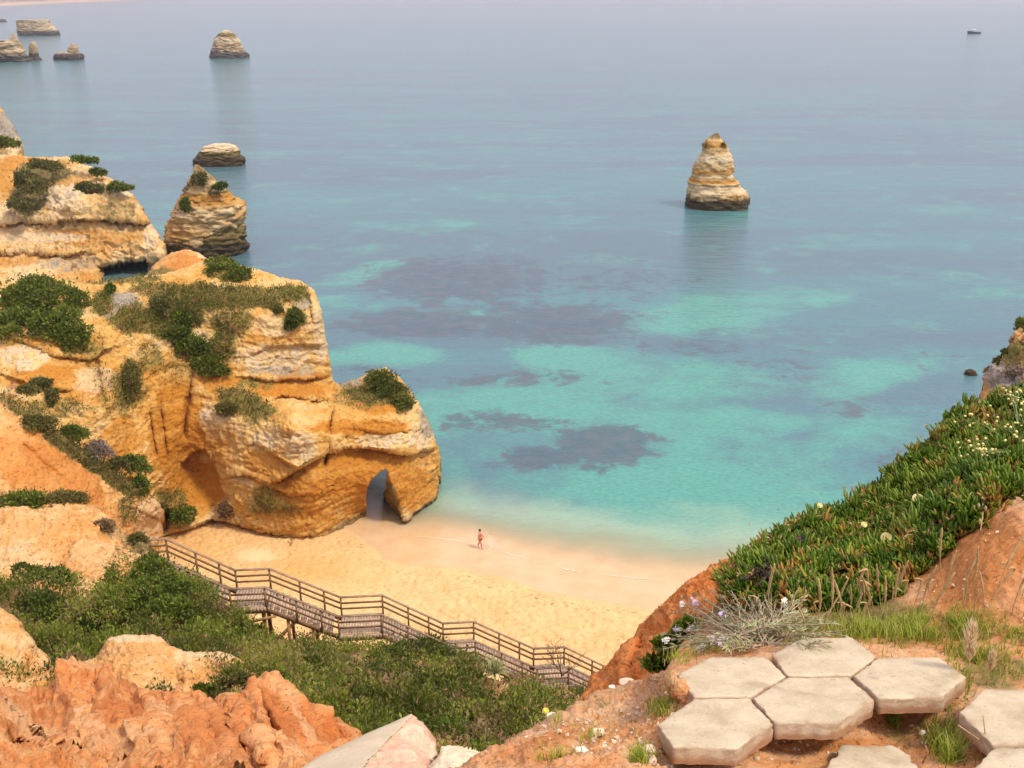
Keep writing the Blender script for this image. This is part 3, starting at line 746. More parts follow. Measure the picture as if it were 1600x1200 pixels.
# cliff across the inlet
def back_detail(px, py):
    top = np.interp(px, [150, 175, 205, 228, 240], [415, 411, 406, 402, 414])
    w = sstep(152, 162, px) * (1 - sstep(228, 240, px))
    d = np.where(py > top, 9 * w * sstep(0, 5, py - top), 0)
    d += ledge(px, py, [(-20, 344), (60, 346), (130, 342), (200, 344), (245, 350)], 2.0, 20, 10, 0.4)
    d += ledge(px, py, [(-20, 400), (40, 392), (100, 398), (150, 392)], 1.2, 14, 8, 0.5)
    d += blob(px, py, 55, 290, 30, 60, 3.0, 10) - blob(px, py, 120, 310, 30, 30, 2.0)
    return d
relief('inlet_cliff', [(-330, 236), (20, 243), (45, 246), (75, 246), (110, 248), (140, 260), (165, 276), (190, 288), (208, 305), (222, 325), (235, 348), (250, 368), (259, 385), (256, 402), (243, 410)],
       [(236, 421), (225, 434), (170, 444), (100, 470), (-330, 480)],
       [(-20, 440, 'z', 1), (60, 440, 'z', .5), (150, 438, 'z', .2), (228, 428, 'z', 0), (245, 410, 145), (100, 400, 147), (0, 400, 148), (100, 350, 150), (0, 350, 151), (200, 360, 148), (250, 380, 147),
        (100, 300, 155), (190, 300, 154), (0, 300, 157), (60, 252, 166), (0, 250, 168), (130, 258, 164), (215, 320, 152)],
       M_BACK, step=1.6, rim=(9, 3), disp=rockdisp(0.9, 0.7, 0.3, 0.4, 0.7, 0.2, seed=7), detail=back_detail,
       zones=[(0, 25, 275, 50, 40, .8), (0, 100, 290, 50, 16, .6), (0, 120, 372, 150, 14, .6), (0, 20, 410, 60, 14, .6), (1, 45, 310, 30, 40, .8), (1, 70, 270, 50, 18, .9), (1, 150, 300, 30, 14, .6), (1, 180, 330, 40, 18, .55),
              (2, 95, 308, 35, 22, .9), (2, 190, 300, 22, 12, .8), (2, 60, 372, 90, 10, .7), (2, 235, 370, 14, 30, .7), (3, 110, 415, 60, 14, .5), (3, 215, 420, 40, 12, .6)], thick=14, kind='structure')
relief('outer_cliff', [(-330, 150), (-5, 164), (4, 172), (13, 184), (20, 196), (29, 212), (35, 226), (34, 240)], [(34, 262), (-330, 262)],
       [(-20, 160, 226), (0, 190, 220), (20, 215, 216), (34, 240, 214), (0, 240, 212), (-20, 262, 208), (30, 262, 209)], M_BACK, step=1.5, rim=(8, 3), disp=rockdisp(1.2, 0.7, 0.3, 0.7, 0.7, 0.15, seed=9),
       zones=[(3, 14, 195, 22, 30, .7), (2, 20, 220, 18, 25, .8), (1, -5, 245, 25, 20, .6)], thick=20, kind='structure')

# orange slope coming down to the beach on the left, and the peach mound in front of it
SL_SIL = [(-330, 612), (10, 620), (45, 640), (85, 668), (120, 694), (160, 722), (195, 748), (222, 768), (246, 784), (257, 800), (252, 815), (254, 838)]
slope, SLR = relief('orange_slope', SL_SIL, [(250, 862), (200, 880), (-330, 860)],
       [(-20, 615, 61), (60, 650, 59.5), (120, 694, 60), (200, 752, 62), (250, 800, 64.5), (252, 838, 'z', 1.6), (215, 830, 62), (215, 790, 61.5), (0, 700, 55.5), (60, 740, 55), (120, 770, 56), (160, 800, 57.5), (180, 850, 57), (0, 800, 51), (90, 830, 52), (-20, 760, 52)],
       M_SLOPE, step=1.6, rim=(9, 1.5), disp=rockdisp(0.35, 0.22, 0.09, 0.08, 1.5, 0.4, seed=14),
       detail=lambda x, y: crack(x, y, [(30, 690), (60, 720), (110, 760)], 0.4, 10) + crack(x, y, [(90, 690), (150, 745)], 0.3, 8) + ledge(x, y, [(200, 790), (230, 800), (255, 815)], 0.5, 8, 6, .5),
       zones=[(0, 70, 740, 120, 45, .85, 25), (1, 130, 715, 130, 16, .75, 35), (1, 40, 640, 60, 12, .6, 25), (2, 232, 812, 22, 40, 1, -10), (1, 20, 790, 60, 20, .6), (1, 190, 800, 20, 30, .5)], thick=5, kind='structure')
MD_SIL = [(-330, 790), (20, 792), (70, 792), (120, 785), (150, 792), (168, 806), (186, 830), (205, 846), (232, 850), (240, 858)]
mound, MDR = relief('peach_mound', MD_SIL, [(225, 880), (215, 935), (205, 965), (120, 985), (-330, 960)],
       [(-20, 800, 50), (60, 795, 50), (140, 792, 50), (185, 830, 49), (235, 852, 46), (100, 850, 46.5), (20, 850, 45.5), (170, 880, 45.5), (215, 890, 45), (200, 950, 42.5), (100, 930, 43), (0, 920, 42), (-20, 960, 40), (120, 985, 41)],
       M_PEACH, step=1.6, rim=(8, 1.2), disp=rockdisp(0.35, 0.3, 0.1, 0.05, 1.5, 0.55, seed=17),
       detail=lambda x, y: blob(x, y, 130, 880, 30, 40, -0.5) + crack(x, y, [(185, 850), (170, 900), (180, 940)], 0.5, 7) + crack(x, y, [(110, 840), (95, 900)], 0.4, 8),
       zones=[(0, 120, 880, 40, 30, .55), (0, 190, 910, 25, 40, .7), (0, 60, 830, 60, 20, .35), (1, 180, 830, 30, 20, .55), (1, 220, 858, 25, 10, .7), (2, 150, 870, 60, 30, .45)], thick=4, kind='structure')

# eroded ridges below the viewpoint
relief('cream_ridge', [(-330, 940), (0, 950), (20, 962), (34, 975), (42, 992), (60, 1012), (82, 1036), (98, 1047), (112, 1042), (132, 1034), (150, 1028), (160, 1012), (172, 998), (192, 992), (215, 993), (238, 992), (256, 999), (268, 1012), (288, 1020), (318, 1021), (345, 1018), (368, 1026), (386, 1036), (402, 1048)],
       [(408, 1080), (380, 1130), (-330, 1130)],
       [(-20, 945, 31.5), (40, 985, 30), (95, 1047, 28.5), (150, 1028, 28.5), (200, 995, 29), (270, 1015, 28.8), (345, 1018, 29.5), (402, 1048, 29.5), (380, 1100, 26.5), (250, 1070, 26), (120, 1080, 26.5), (0, 1050, 27.5), (0, 1110, 25), (250, 1110, 24.5), (180, 1040, 27)],
       M_PEACH, step=1.6, rim=(8, 0.9), disp=rockdisp(0.22, 0.14, 0.06, 0.05, 1.5, 0.8, seed=21),
       detail=lambda x, y: crack(x, y, [(285, 1030), (280, 1080)], 0.35, 6) + crack(x, y, [(60, 1000), (35, 1060)], 0.4, 7) + crack(x, y, [(95, 1040), (70, 1090)], 0.4, 6) + blob(x, y, 240, 1040, 40, 18, -0.4),
       zones=[(0, 100, 1075, 60, 14, .6), (0, 300, 1090, 60, 14, .5), (1, 345, 1090, 22, 18, .8), (2, 210, 1000, 60, 9, .8), (2, 320, 1026, 60, 9, .7)], thick=3, kind='structure')
def gully_lines(px, py):
    d = 0
    for k, (x0, y0, x1, y1, a, w) in enumerate(((395, 1065, 455, 1200, .5, 7), (428, 1062, 520, 1200, .55, 8), (460, 1085, 560, 1200, .45, 8), (350, 1095, 400, 1200, .4, 9), (300, 1100, 355, 1210, .4, 10), (250, 1080, 290, 1200, .35, 10),
                                               (190, 1060, 210, 1200, .35, 10), (150, 1045, 120, 1200, .3, 10), (408, 1075, 480, 1200, -.35, 6), (330, 1110, 372, 1210, -.35, 8), (225, 1080, 250, 1200, -.3, 8), (375, 1090, 425, 1200, -.35, 6), (500, 1115, 560, 1180, .3, 6))):
        d = d + 0.9 * crack(px, py, [(x0, y0), ((x0 + x1) / 2 + 6 * math.sin(k * 2.1), (y0 + y1) / 2), (x1, y1)], a, w, 14)
    d = d + ledge(px, py, [(-20, 1150), (60, 1162), (130, 1185), (200, 1200)], 0.35, 9, 6, .5) + ledge(px, py, [(-20, 1120), (50, 1135), (100, 1170)], 0.25, 7, 5, .5)
    return d
RD = rockdisp(0.15, 0.06, 0.05, 0.02, 2, 0.9, seed=25)
def red_disp(P, N, px, py):
    u = P[:, 0] + 0.45 * (P[:, 1] - 20) + 0.25 * perlin(P * 0.8, 19)
    q = np.stack([u * 0.72, 0.12 * P[:, 1], 0.12 * P[:, 2]], -1)
    rg = np.clip(fbm(q, 4, 0.55, 44, ridge=True), -0.5, 1)
    return RD(P, N, px, py) + 0.03 * fbm(P * 14, 3, 0.7, 46) + 0.8 * (np.sign(rg) * np.abs(rg) ** 1.4 - 0.25)
relief('red_badland', [(-330, 1080), (10, 1078), (50, 1082), (75, 1076), (92, 1055), (108, 1038), (124, 1034), (140, 1042), (165, 1050), (190, 1062), (215, 1074), (250, 1080), (290, 1086), (318, 1096), (336, 1104), (352, 1094), (372, 1086), (386, 1078), (396, 1066), (404, 1058), (416, 1055), (428, 1058), (438, 1072), (462, 1090), (486, 1106), (512, 1118), (534, 1126), (556, 1140), (575, 1158)],
       [(610, 1240), (-330, 1240)],
       [(-20, 1085, 22.5), (60, 1085, 22.5), (110, 1040, 23.5), (200, 1070, 22.5), (300, 1095, 21.5), (340, 1104, 21), (405, 1060, 21.5), (440, 1075, 21), (520, 1125, 20), (570, 1160, 19.5), (570, 1220, 16.5), (400, 1200, 15.5), (300, 1200, 15), (150, 1200, 14.5), (0, 1200, 14), (0, 1140, 17.5), (150, 1130, 18.5), (300, 1140, 18.2), (430, 1140, 18)],
       M_RED, step=1.5, rim=(7, 0.7), disp=red_disp, detail=gully_lines,
       zones=[(2, 60, 1140, 140, 14, .6, 12), (2, 250, 1140, 14, 50, .5, -25), (2, 470, 1130, 10, 50, .55, -25), (2, 395, 1110, 9, 40, .5, -22), (0, 430, 1120, 18, 60, .8, -25), (0, 190, 1120, 50, 30, .7), (0, 520, 1150, 30, 20, .8), (2, 130, 1170, 120, 22, .35, 10), (2, 130, 1045, 60, 10, .5), (2, 420, 1068, 30, 12, .4), (2, 300, 1110, 60, 10, .4), (0, 340, 1160, 90, 40, .5, 30), (0, 480, 1140, 60, 25, .6, 30), (0, 60, 1120, 70, 14, .4)], thick=3, kind='structure')

# green gully under the stairway
GU_SIL = [(-330, 925), (10, 920), (45, 915), (85, 932), (120, 960), (165, 970), (192, 935), (206, 900), (232, 886), (258, 893), (285, 912), (310, 934), (335, 956), (365, 978), (395, 990), (420, 998), (440, 1008), (460, 1016), (490, 1016), (520, 1016), (545, 1018), (600, 1022), (660, 1030), (720, 1042), (760, 1062), (800, 1076), (840, 1090), (885, 1088), (950, 1104), (985, 1122), (1100, 1150), (1320, 1180)]
def gully_disp(P, N, px, py):
    lump = 1 - np.abs(perlin(P * 0.55, 61)) * 2.2
    lump2 = 1 - np.abs(perlin(P * 1.4, 62)) * 2.2
    return 0.45 * lump + 0.22 * lump2 + 0.3 * fbm(P * 0.3, 3, 0.5, 63)
gully, GUR = relief('gully_slope', GU_SIL, [(1320, 1260), (960, 1260), (420, 1245), (300, 1170), (-330, 1100)],
       [(-20, 922, 41.5), (60, 915, 41.5), (110, 955, 40.5), (200, 905, 41.0), (232, 890, 40.2), (285, 912, 39.6), (330, 953, 40.2), (368, 982, 41.0), (420, 1000, 41.2), (460, 1018, 40.6), (545, 1020, 41.0), (600, 1024, 40.8), (660, 1032, 41.0), (760, 1064, 40.8), (840, 1091, 40.8), (885, 1090, 41.2), (985, 1122, 40.5), (1150, 1165, 41), (1320, 1190, 41.5), (1320, 1255, 38), (1150, 1240, 35),
        (60, 980, 37.5), (150, 990, 37), (280, 960, 37.2), (400, 1025, 37), (500, 1055, 35), (120, 1030, 34), (300, 1060, 32), (420, 1060, 32.5), (600, 1050, 37), (740, 1085, 36), (860, 1105, 36), (560, 1105, 29), (700, 1125, 28), (830, 1145, 28), (930, 1155, 30), (520, 1160, 25), (650, 1180, 24), (780, 1200, 24), (900, 1230, 25), (-20, 1060, 32)],
       M_GULLY, step=2.4, rim=(6, 1.0), disp=gully_disp, smooth=0.0005,
       zones=[(0, 770, 1110, 26, 60, .9, -20), (0, 650, 1110, 14, 30, .8), (0, 500, 990, 40, 14, .6), (0, 740, 1190, 60, 20, .8), (1, 300, 1000, 400, 120, .5), (1, 640, 1130, 160, 60, .5)], thick=10, fall=1.6, kind='structure')

# headland to the right, beyond the near bank
hr, HRR = relief('right_headland', [(1532, 622), (1538, 604), (1545, 585), (1556, 570), (1568, 556), (1580, 540), (1588, 520), (1598, 506), (1625, 490), (1720, 470), (1900, 455), (2150, 450)], [(2150, 1150), (1480, 1150), (1490, 900), (1512, 760), (1526, 690)],
       [(1534, 620, 31), (1560, 570, 32), (1590, 520, 33), (1620, 495, 33), (1610, 600, 29), (1570, 620, 29.5), (1610, 650, 27.5), (1535, 655, 28.5), (1900, 460, 36), (1900, 650, 27), (2150, 460, 38), (2150, 700, 27), (1500, 900, 26), (1800, 900, 22), (1500, 1150, 23), (2100, 1100, 19)],
       M_SLOPE, step=1.5, rim=(7, 1), disp=rockdisp(0.3, 0.22, 0.08, 0.1, seed=33, f=0.7), zones=[(3, 1575, 590, 40, 30, .8), (1, 1590, 560, 30, 30, .7), (0, 1585, 565, 12, 12, .9)], thick=6, fall=4, kind='structure')

# ------------------------------------------------------------------ sea stacks
def stack_geo(g, rows, Yc, ratio=0.8, n=72, amp=0.1, seed=0, f=0.5, strata=0.025, power=2.6):
    rows = sorted(rows)
    py = np.array([r[0] for r in rows], float); l = np.array([r[1] for r in rows], float); r = np.array([r[2] for r in rows], float)
    A = at_y(l, py, Yc); B = at_y(r, py, Yc)
    z = A[:, 2]; xc = (A[:, 0] + B[:, 0]) / 2; hw = (B[:, 0] - A[:, 0]) / 2
    z = np.append(z, -2.0); xc = np.append(xc, xc[-1]); hw = np.append(hw, hw[-1] * 1.02)
    size = hw.max()
    m = 90
    zz = np.linspace(z[0], z[-1], m)
    X = np.interp(-zz, -z, xc); Wd = np.interp(-zz, -z, hw)
    a = np.arange(n) * 2 * math.pi / n
    ca, sa = np.cos(a), np.sin(a)
    sup = 1 / (np.abs(ca) ** power + np.abs(sa) ** power) ** (1 / power)
    V = np.zeros((m, n, 3))
    V[..., 0] = X[:, None] + Wd[:, None] * (ca * sup)[None]
    dep = np.maximum(Wd, 0.0) * ratio
    V[..., 1] = Yc + dep[:, None] * (sa * sup)[None]
    V[..., 2] = zz[:, None]
    P = V / size
    rad = np.stack([ca, sa, 0 * ca], -1)[None]
    nz = 1.0 * fbm(P * f * 3, 4, 0.6, seed) + 0.9 * (sstep(-0.06, 0.06, fbm(P * np.array([3.0, 3.0, 5.5]), 3, 0.5, seed + 40)) - 0.5) + 0.5 * (sstep(-0.06, 0.06, fbm(P * np.array([7.0, 7.0, 12.0]), 3, 0.5, seed + 44)) - 0.5) + 0.7 * fbm(P * f * 9, 4, 0.65, seed + 4, ridge=True) * 0.9 - 1.2 * np.exp(-(fbm(P * np.array([1.2, 1.2, 7.0]), 3, 0.5, seed + 60) / 0.03) ** 2) + strata / amp * fbm(P * np.array([0.4, 0.4, 9]), 4, 0.6, seed + 8)
    V += rad * (nz * amp * np.minimum(Wd, size * 0.7)[:, None])[..., None]
    V[..., 2] += 0.5 * amp * size * fbm(P * 4, 3, 0.5, seed + 20) * sstep(0, 0.12, (zz - zz[-1]) / (zz[0] - zz[-1] + 1e-9))[:, None]
    top = V[0].mean(0)
    VV = np.vstack([V.reshape(-1, 3), top])
    Q = [(k * n + j, (k + 1) * n + j, (k + 1) * n + (j + 1) % n, k * n + (j + 1) % n) for k in range(m - 1) for j in range(n)]
    Tt = [(j, (j + 1) % n, m * n) for j in range(n)]
    g.add(VV, Q, Tt)
    return VV

def stack(name, rows, base_px, mat, label, cat='rock', ratio=0.8, extra=(), group=None, **k):
    Yc = float(at_z(base_px[0], base_px[1], 0)[1])
    g = Geo(); stack_geo(g, rows, Yc, ratio, **k)
    for e in extra: stack_geo(g, e, Yc, ratio, **{**k, 'seed': k.get('seed', 0) + 3})
    o = g.build(name, mat, origin=(at_z(base_px[0], base_px[1], 0)[0], Yc, 0), label=label, cat=cat, group=group)
    nv = len(o.data.vertices)
    at = o.data.attributes.new('zone', 'FLOAT_COLOR', 'POINT'); 
    co = np.zeros(nv * 3, np.float32); o.data.vertices.foreach_get('co', co); co = co.reshape(-1, 3)
    zc = np.zeros((nv, 4), np.float32)
    at.data.foreach_set('color', zc.ravel())
    return o, co, at, zc

o, co, at_, zc = stack('sea_stack', [(208, 1117, 1122), (213, 1112, 1125), (218, 1104, 1127), (224, 1101, 1134), (233, 1098, 1137), (238, 1097, 1138), (242, 1095, 1142), (250, 1090, 1145), (262, 1085, 1145), (268, 1082, 1144), (271, 1082, 1142),
       (278, 1080, 1145), (282, 1078, 1149), (284, 1075, 1155), (287, 1077, 1151), (293, 1076, 1156), (298, 1075, 1165), (308, 1074, 1168), (317, 1073, 1168), (322, 1073, 1167)], (1120, 322), M_STACK,
       'tall banded limestone sea stack standing alone in open water toward the right', 'sea stack', seed=2, amp=0.06, f=1.1)
h = co[:, 2]
zc[:, 0] = np.maximum(np.exp(-((h - 7.2) / 0.55) ** 2), np.maximum(0.8 * np.exp(-((h - 5.3) / 0.4) ** 2), np.exp(-((h - 12.2) / 0.8) ** 2)))
zc[:, 2] = np.maximum(np.exp(-((h - 9.6) / 1.0) ** 2), np.maximum(np.exp(-((h - 3.9) / 0.9) ** 2), np.exp(-((h - 6.25) / 0.2) ** 2)))
zc[:, 1] = 0.8 * np.exp(-((h - 14) / 0.9) ** 2)
at_.data.foreach_set('color', zc.ravel())
STACK_R = o
o, co, at_, zc = stack('sea_stack', [(258, 304, 310), (264, 302, 318), (272, 300, 325), (280, 296, 334), (290, 291, 343), (300, 288, 354), (310, 284, 366), (318, 279, 380), (325, 275, 382), (340, 268, 382), (350, 265, 377), (362, 263, 378), (372, 263, 380), (380, 264, 384), (394, 266, 383)], (325, 394), M_STACK,
      'steep pyramid shaped sea stack with scrub on its peak, just behind the inlet cliff', 'sea stack', seed=11, amp=0.10, f=0.9, ratio=0.7)
h = co[:, 2]; nn = fbm(co * 0.25, 3, 0.6, 5)
zc[:, 0] = np.clip(np.exp(-((h - 9.2) / 1.0) ** 2) + 1.2 * nn * (h < 5), 0, 1); zc[:, 1] = np.clip((h > 9.8) * (0.55 + nn), 0, 0.9); zc[:, 1] = np.maximum(zc[:, 1], (h < 4.4 + 2 * nn) * (co[:, 0] > 0.2 * h) * 1.0); zc[:, 3] = np.clip(1.6 * nn * (h < 8) * (co[:, 0] > -2), 0, .7)
at_.data.foreach_set('color', zc.ravel())
o, co, at_, zc = stack('sea_stack', [(47, 350, 356), (52, 343, 364), (60, 336, 371), (63, 335, 373), (72, 333, 377), (80, 332, 380), (84, 331, 386), (90, 329, 388)], (358, 90), M_FARSTACK,
      'distant round topped sea stack with dark scrub band near its crown', 'sea stack', seed=21, amp=0.08, f=0.8)
h = co[:, 2]; zc[:, 1] = np.exp(-((h - 13.8) / 1.3) ** 2); zc[:, 2] = np.maximum(np.exp(-((h - 17.5) / 1.6) ** 2), np.exp(-((h - 10.5) / 1.2) ** 2)); at_.data.foreach_set('color', zc.ravel())
stack('table_rock', [(31, 28, 76), (36, 28, 77), (42, 29, 82), (46, 29, 86), (50, 30, 90), (55, 31, 91)], (60, 55), M_FARSTACK, 'flat topped table rock far out at upper left', 'sea stack', seed=31, amp=0.05, ratio=0.5, power=4)
stack('pinnacle_rock', [(63, -40, 20), (70, -40, 30), (78, -40, 34), (86, -40, 39), (92, -40, 42), (97, -40, 46)], (0, 96), M_FARSTACK, 'ridge of ochre rock ending in a jagged pinnacle at the left edge', 'sea stack', seed=41, amp=0.1, ratio=0.5,
      extra=[[(52, 19, 22), (58, 17, 26), (62, 15, 28), (70, 13, 31), (80, 8, 36), (92, 4, 42), (97, 2, 45)]])
stack('pinnacle_rock', [(65, 49, 54), (68, 47, 56), (74, 46, 58), (82, 46, 59), (88, 46, 60), (91, 45, 63), (95, 44, 66)], (54, 94), M_FARSTACK, 'slim finger shaped rock beside the jagged pinnacle ridge', 'sea stack', seed=51, amp=0.1)
stack('sea_stack', [(81, 91, 106), (84, 88, 126), (88, 86, 129), (94, 86, 129)], (108, 93), M_FARSTACK, 'small rock with an upright square tower on a low dark base', 'sea stack', seed=61, amp=0.08,
      extra=[[(68, 110, 117), (72, 108, 119), (74, 107, 121), (80, 106, 122), (86, 106, 124), (93, 104, 126)]])
o, co, at_, zc = stack('flat_rock', [(225, 332, 360), (229, 319, 367), (236, 314, 372), (242, 309, 374), (248, 305, 379), (254, 303, 381), (258, 303, 380)], (342, 257), M_STACK, 'low rounded rock with pale top, in the water behind the pyramid stack', 'rock', seed=71, amp=0.08, ratio=0.6)
zc[:, 2] = co[:, 2] > 3.4; zc[:, 1] = co[:, 2] < 3.4; at_.data.foreach_set('color', zc.ravel())
stack('flat_rock', [(30, -30, 6), (33, -34, 10)], (-10, 34), M_FARSTACK, 'thin dark rock low in the water at the far upper left edge', 'rock', seed=75, amp=0.06, ratio=0.4)
stack('low_rock', [(577, 1514, 1519), (580, 1509, 1524), (585, 1508, 1526)], (1517, 585), M_STACK, 'small dark rock breaking the surface near the right bank', 'rock', seed=81, amp=0.12)
# ------------------------------------------------------------------ near ground: path soil, bank, rust ridge
def soil_disp(P, N, px, py):
    d = (0.05 * sstep(1060, 1000, px + 0 * py) + 0.01) * fbm(P * 1.6, 4, 0.55, 71) + 0.018 * fbm(P * 9, 4, 0.65, 72) + 0.012 * np.maximum(perlin(P * 16, 73), 0)
    rough = sstep(1030, 1090, py) * (1 - sstep(1040, 1120, px))
    d += rough * 0.045 * fbm(P * 16, 3, 0.7, 74)
    bank = sstep(1380, 1440, px) * (1 - sstep(960, 1010, py))
    return d + bank * 0.04 * fbm(P * 4, 4, 0.6, 75)
FG_SIL = [(690, 1206), (735, 1192), (776, 1172), (796, 1156), (818, 1143), (845, 1129), (878, 1113), (905, 1098), (930, 1082), (960, 1072), (1005, 1062), (1040, 1046), (1062, 1010), (1090, 974), (1116, 948),
          (1132, 922), (1152, 892), (1200, 858), (1260, 828), (1330, 798), (1400, 766), (1430, 728), (1470, 694), (1530, 640), (1600, 622), (1660, 606), (1800, 585), (2050, 560), (2350, 540)]
def slab_y(px, py):      # the sloping plane the paving lies on: drop = 1.43 + 0.25 Y
    d = ray(px, py); r = -d[..., 2] / d[..., 1]
    return 1.43 / (r - 0.25)
def pav(px, py, dz=0.0):
    d = ray(px, py); r = -d[..., 2] / d[..., 1]
    return at_y(px, py, (1.43 + dz) / (r - 0.25))
def below(px, py, dz): return (px, py, float(pav(np.float64(px), np.float64(py), dz)[1]))
G_CTRL = [below(1085, 1050, .06), below(1060, 1100, .065), below(1095, 1112, .06), below(1200, 1060, .06), below(1150, 1095, .06), below(1330, 1090, .06), below(1210, 1030, .06), below(1370, 1030, .06), below(1030, 1140, .065), below(1040, 1060, .05), below(1130, 1050, .06), below(1290, 1020, .05), below(1420, 1060, .06), below(1270, 1100, .06), below(1120, 1150, .06), below(1400, 1130, .16), below(1560, 1110, .09), below(1320, 1180, .15), below(1450, 1190, .14), below(1210, 1200, .14), below(1600, 1200, .09),
          below(1040, 1190, .08), (930, 1195, 2.12), (820, 1200, 2.1), (700, 1208, 2.05), (780, 1172, 2.45), (850, 1128, 2.8), (930, 1083, 3.3), (1010, 1062, 3.5), (950, 1130, 2.75), (1000, 1100, 3.0), (880, 1170, 2.35),
          (1070, 990, 4.1), (1150, 985, 3.7), (1250, 975, 3.5), (1380, 985, 3.3), (1480, 990, 3.2), (1560, 1030, 2.95), (1600, 980, 3.1), (1450, 930, 3.55), (1520, 870, 3.6), (1600, 800, 3.75), (1600, 900, 3.35),
          (1110, 905, 4.5), (1200, 838, 4.75), (1330, 778, 5.0), (1430, 708, 5.3), (1530, 618, 5.7), (1660, 590, 6.0), (1200, 920, 4.2), (1320, 900, 4.2), (1420, 850, 4.3), (1500, 780, 4.4), (1600, 720, 4.6), (1650, 700, 4.7), (1850, 580, 6.6), (2300, 545, 7.4), (1850, 720, 5.0), (2300, 720, 5.6), (1850, 880, 3.7), (2300, 880, 4.0), (1850, 1000, 3.1), (2300, 1000, 3.3), below(1850, 1200, .09), below(2300, 1200, .09), below(2050, 1100, .09)]
fgo, FGR = relief('path_ground', FG_SIL, [(2350, 1240), (690, 1240)], G_CTRL, M_SOIL, step=1.8, rim=(7, 0.12), disp=soil_disp,
       zones=[(0, 1530, 880, 120, 70, .8, -35), (0, 1250, 1160, 120, 20, .9), (0, 1400, 1120, 60, 25, .6), (0, 850, 1160, 80, 14, .6, -30), (0, 1040, 1150, 30, 50, .6), (0, 1450, 960, 80, 20, .5),
              (1, 1300, 960, 180, 40, .7), (1, 1300, 860, 280, 80, .9, -25), (1, 1450, 1150, 70, 30, .5), (1, 950, 1090, 60, 14, .4, -25), (1, 1560, 1050, 60, 30, .6), (2, 960, 1110, 50, 18, .5), (2, 1330, 1150, 40, 10, .5)], thick=4, fall=2.6, kind='structure')
def on_fg(px, py):
    """point of the near ground under a pixel"""
    return at_y(px, py, FGR['f'](px, py))

relief('rust_ridge', [(905, 1100), (918, 1078), (928, 1058), (944, 1045), (958, 1030), (972, 1008), (990, 996), (1003, 978), (1020, 962), (1042, 946), (1058, 926), (1078, 910), (1095, 898), (1110, 888), (1130, 880), (1165, 872)],
       [(1190, 930), (1120, 1000), (1060, 1070), (960, 1110)],
       [(910, 1095, 5.0), (944, 1045, 5.3), (1003, 978, 5.6), (1058, 926, 5.7), (1120, 886, 5.8), (1000, 1050, 4.9), (1060, 1000, 4.9), (1100, 950, 5.0), (1170, 900, 5.2), (1050, 1070, 4.6), (960, 1105, 4.7)],
       M_RIDGE, step=1.5, rim=(7, 0.25), disp=lambda P, N, x, y: 0.10 * fbm(P * 2.2, 4, 0.6, 81) + 0.05 * fbm(P * 7, 4, 0.65, 82, ridge=True) + 0.03 * fbm(P * 24, 3, 0.6, 83),
       detail=lambda x, y: crack(x, y, [(1020, 965), (1000, 1010), (985, 1050)], 0.2, 8) + blob(x, y, 985, 1030, 18, 30, -0.15, 30), zones=[(2, 975, 1015, 14, 30, .35, 40)], thick=3.0, fall=2.6, kind='structure')

# ------------------------------------------------------------------ paving
m_conc, nt, b, out = new_mat('aggregate_concrete'); T = NT(nt)
p = T.pos(); n1 = T.noise(p, 9, 5, 0.6); n2 = T.noise(p, 140, 3, 0.8); vz = T.voro(p, 95); n3 = T.noise(p, 30, 4, 0.7)
c = T.mix(T.map(n1, 0.3, 0.7), (0.53, 0.435, 0.29), (0.41, 0.33, 0.205))
c = T.mix(T.map(n2, 0.55, 0.75, 0, 0.7), c, (0.60, 0.54, 0.44)); c = T.mix(T.map(vz, 0.12, 0.0, 0, 0.8), c, (0.27, 0.21, 0.15)); vw = T.voro(T.pos((1.1, 1, 1)), 55); c = T.mix(T.map(vw, 0.13, 0.06, 0, 0.8), c, (0.72, 0.66, 0.54)); c = T.mix(T.map(n3, 0.6, 0.78, 0, 0.6), c, (0.32, 0.26, 0.18))
ed = T.attr('dirt', 'Fac')
c = T.mix(T.map(T.math('ADD', ed, T.math('MULTIPLY', T.math('SUBTRACT', n1, 0.5), 1.6)), 0.45, 0.85, 0, 0.8), c, (0.34, 0.21, 0.115))
st_ = T.noise(p, 4.5, 6, 0.7, 0.5)
c = T.mix(T.map(st_, 0.50, 0.66, 0, 0.7), c, (0.32, 0.255, 0.165)); n5 = T.noise(p, 48, 4, 0.75, 0.6); c = T.mix(T.map(n5, 0.60, 0.70, 0, 0.8), c, (0.22, 0.165, 0.105))
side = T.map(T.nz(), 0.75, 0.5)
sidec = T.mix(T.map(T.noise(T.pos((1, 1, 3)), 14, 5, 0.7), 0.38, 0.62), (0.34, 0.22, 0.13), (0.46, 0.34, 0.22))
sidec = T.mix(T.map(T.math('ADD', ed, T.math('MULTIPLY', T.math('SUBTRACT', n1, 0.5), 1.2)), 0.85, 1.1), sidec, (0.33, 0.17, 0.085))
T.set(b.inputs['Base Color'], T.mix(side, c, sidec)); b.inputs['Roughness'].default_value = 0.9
T.set(b.inputs['Normal'], T.bump(T.math('ADD', T.math('MULTIPLY', n2, 0.5), n3), 0.55, 0.006))

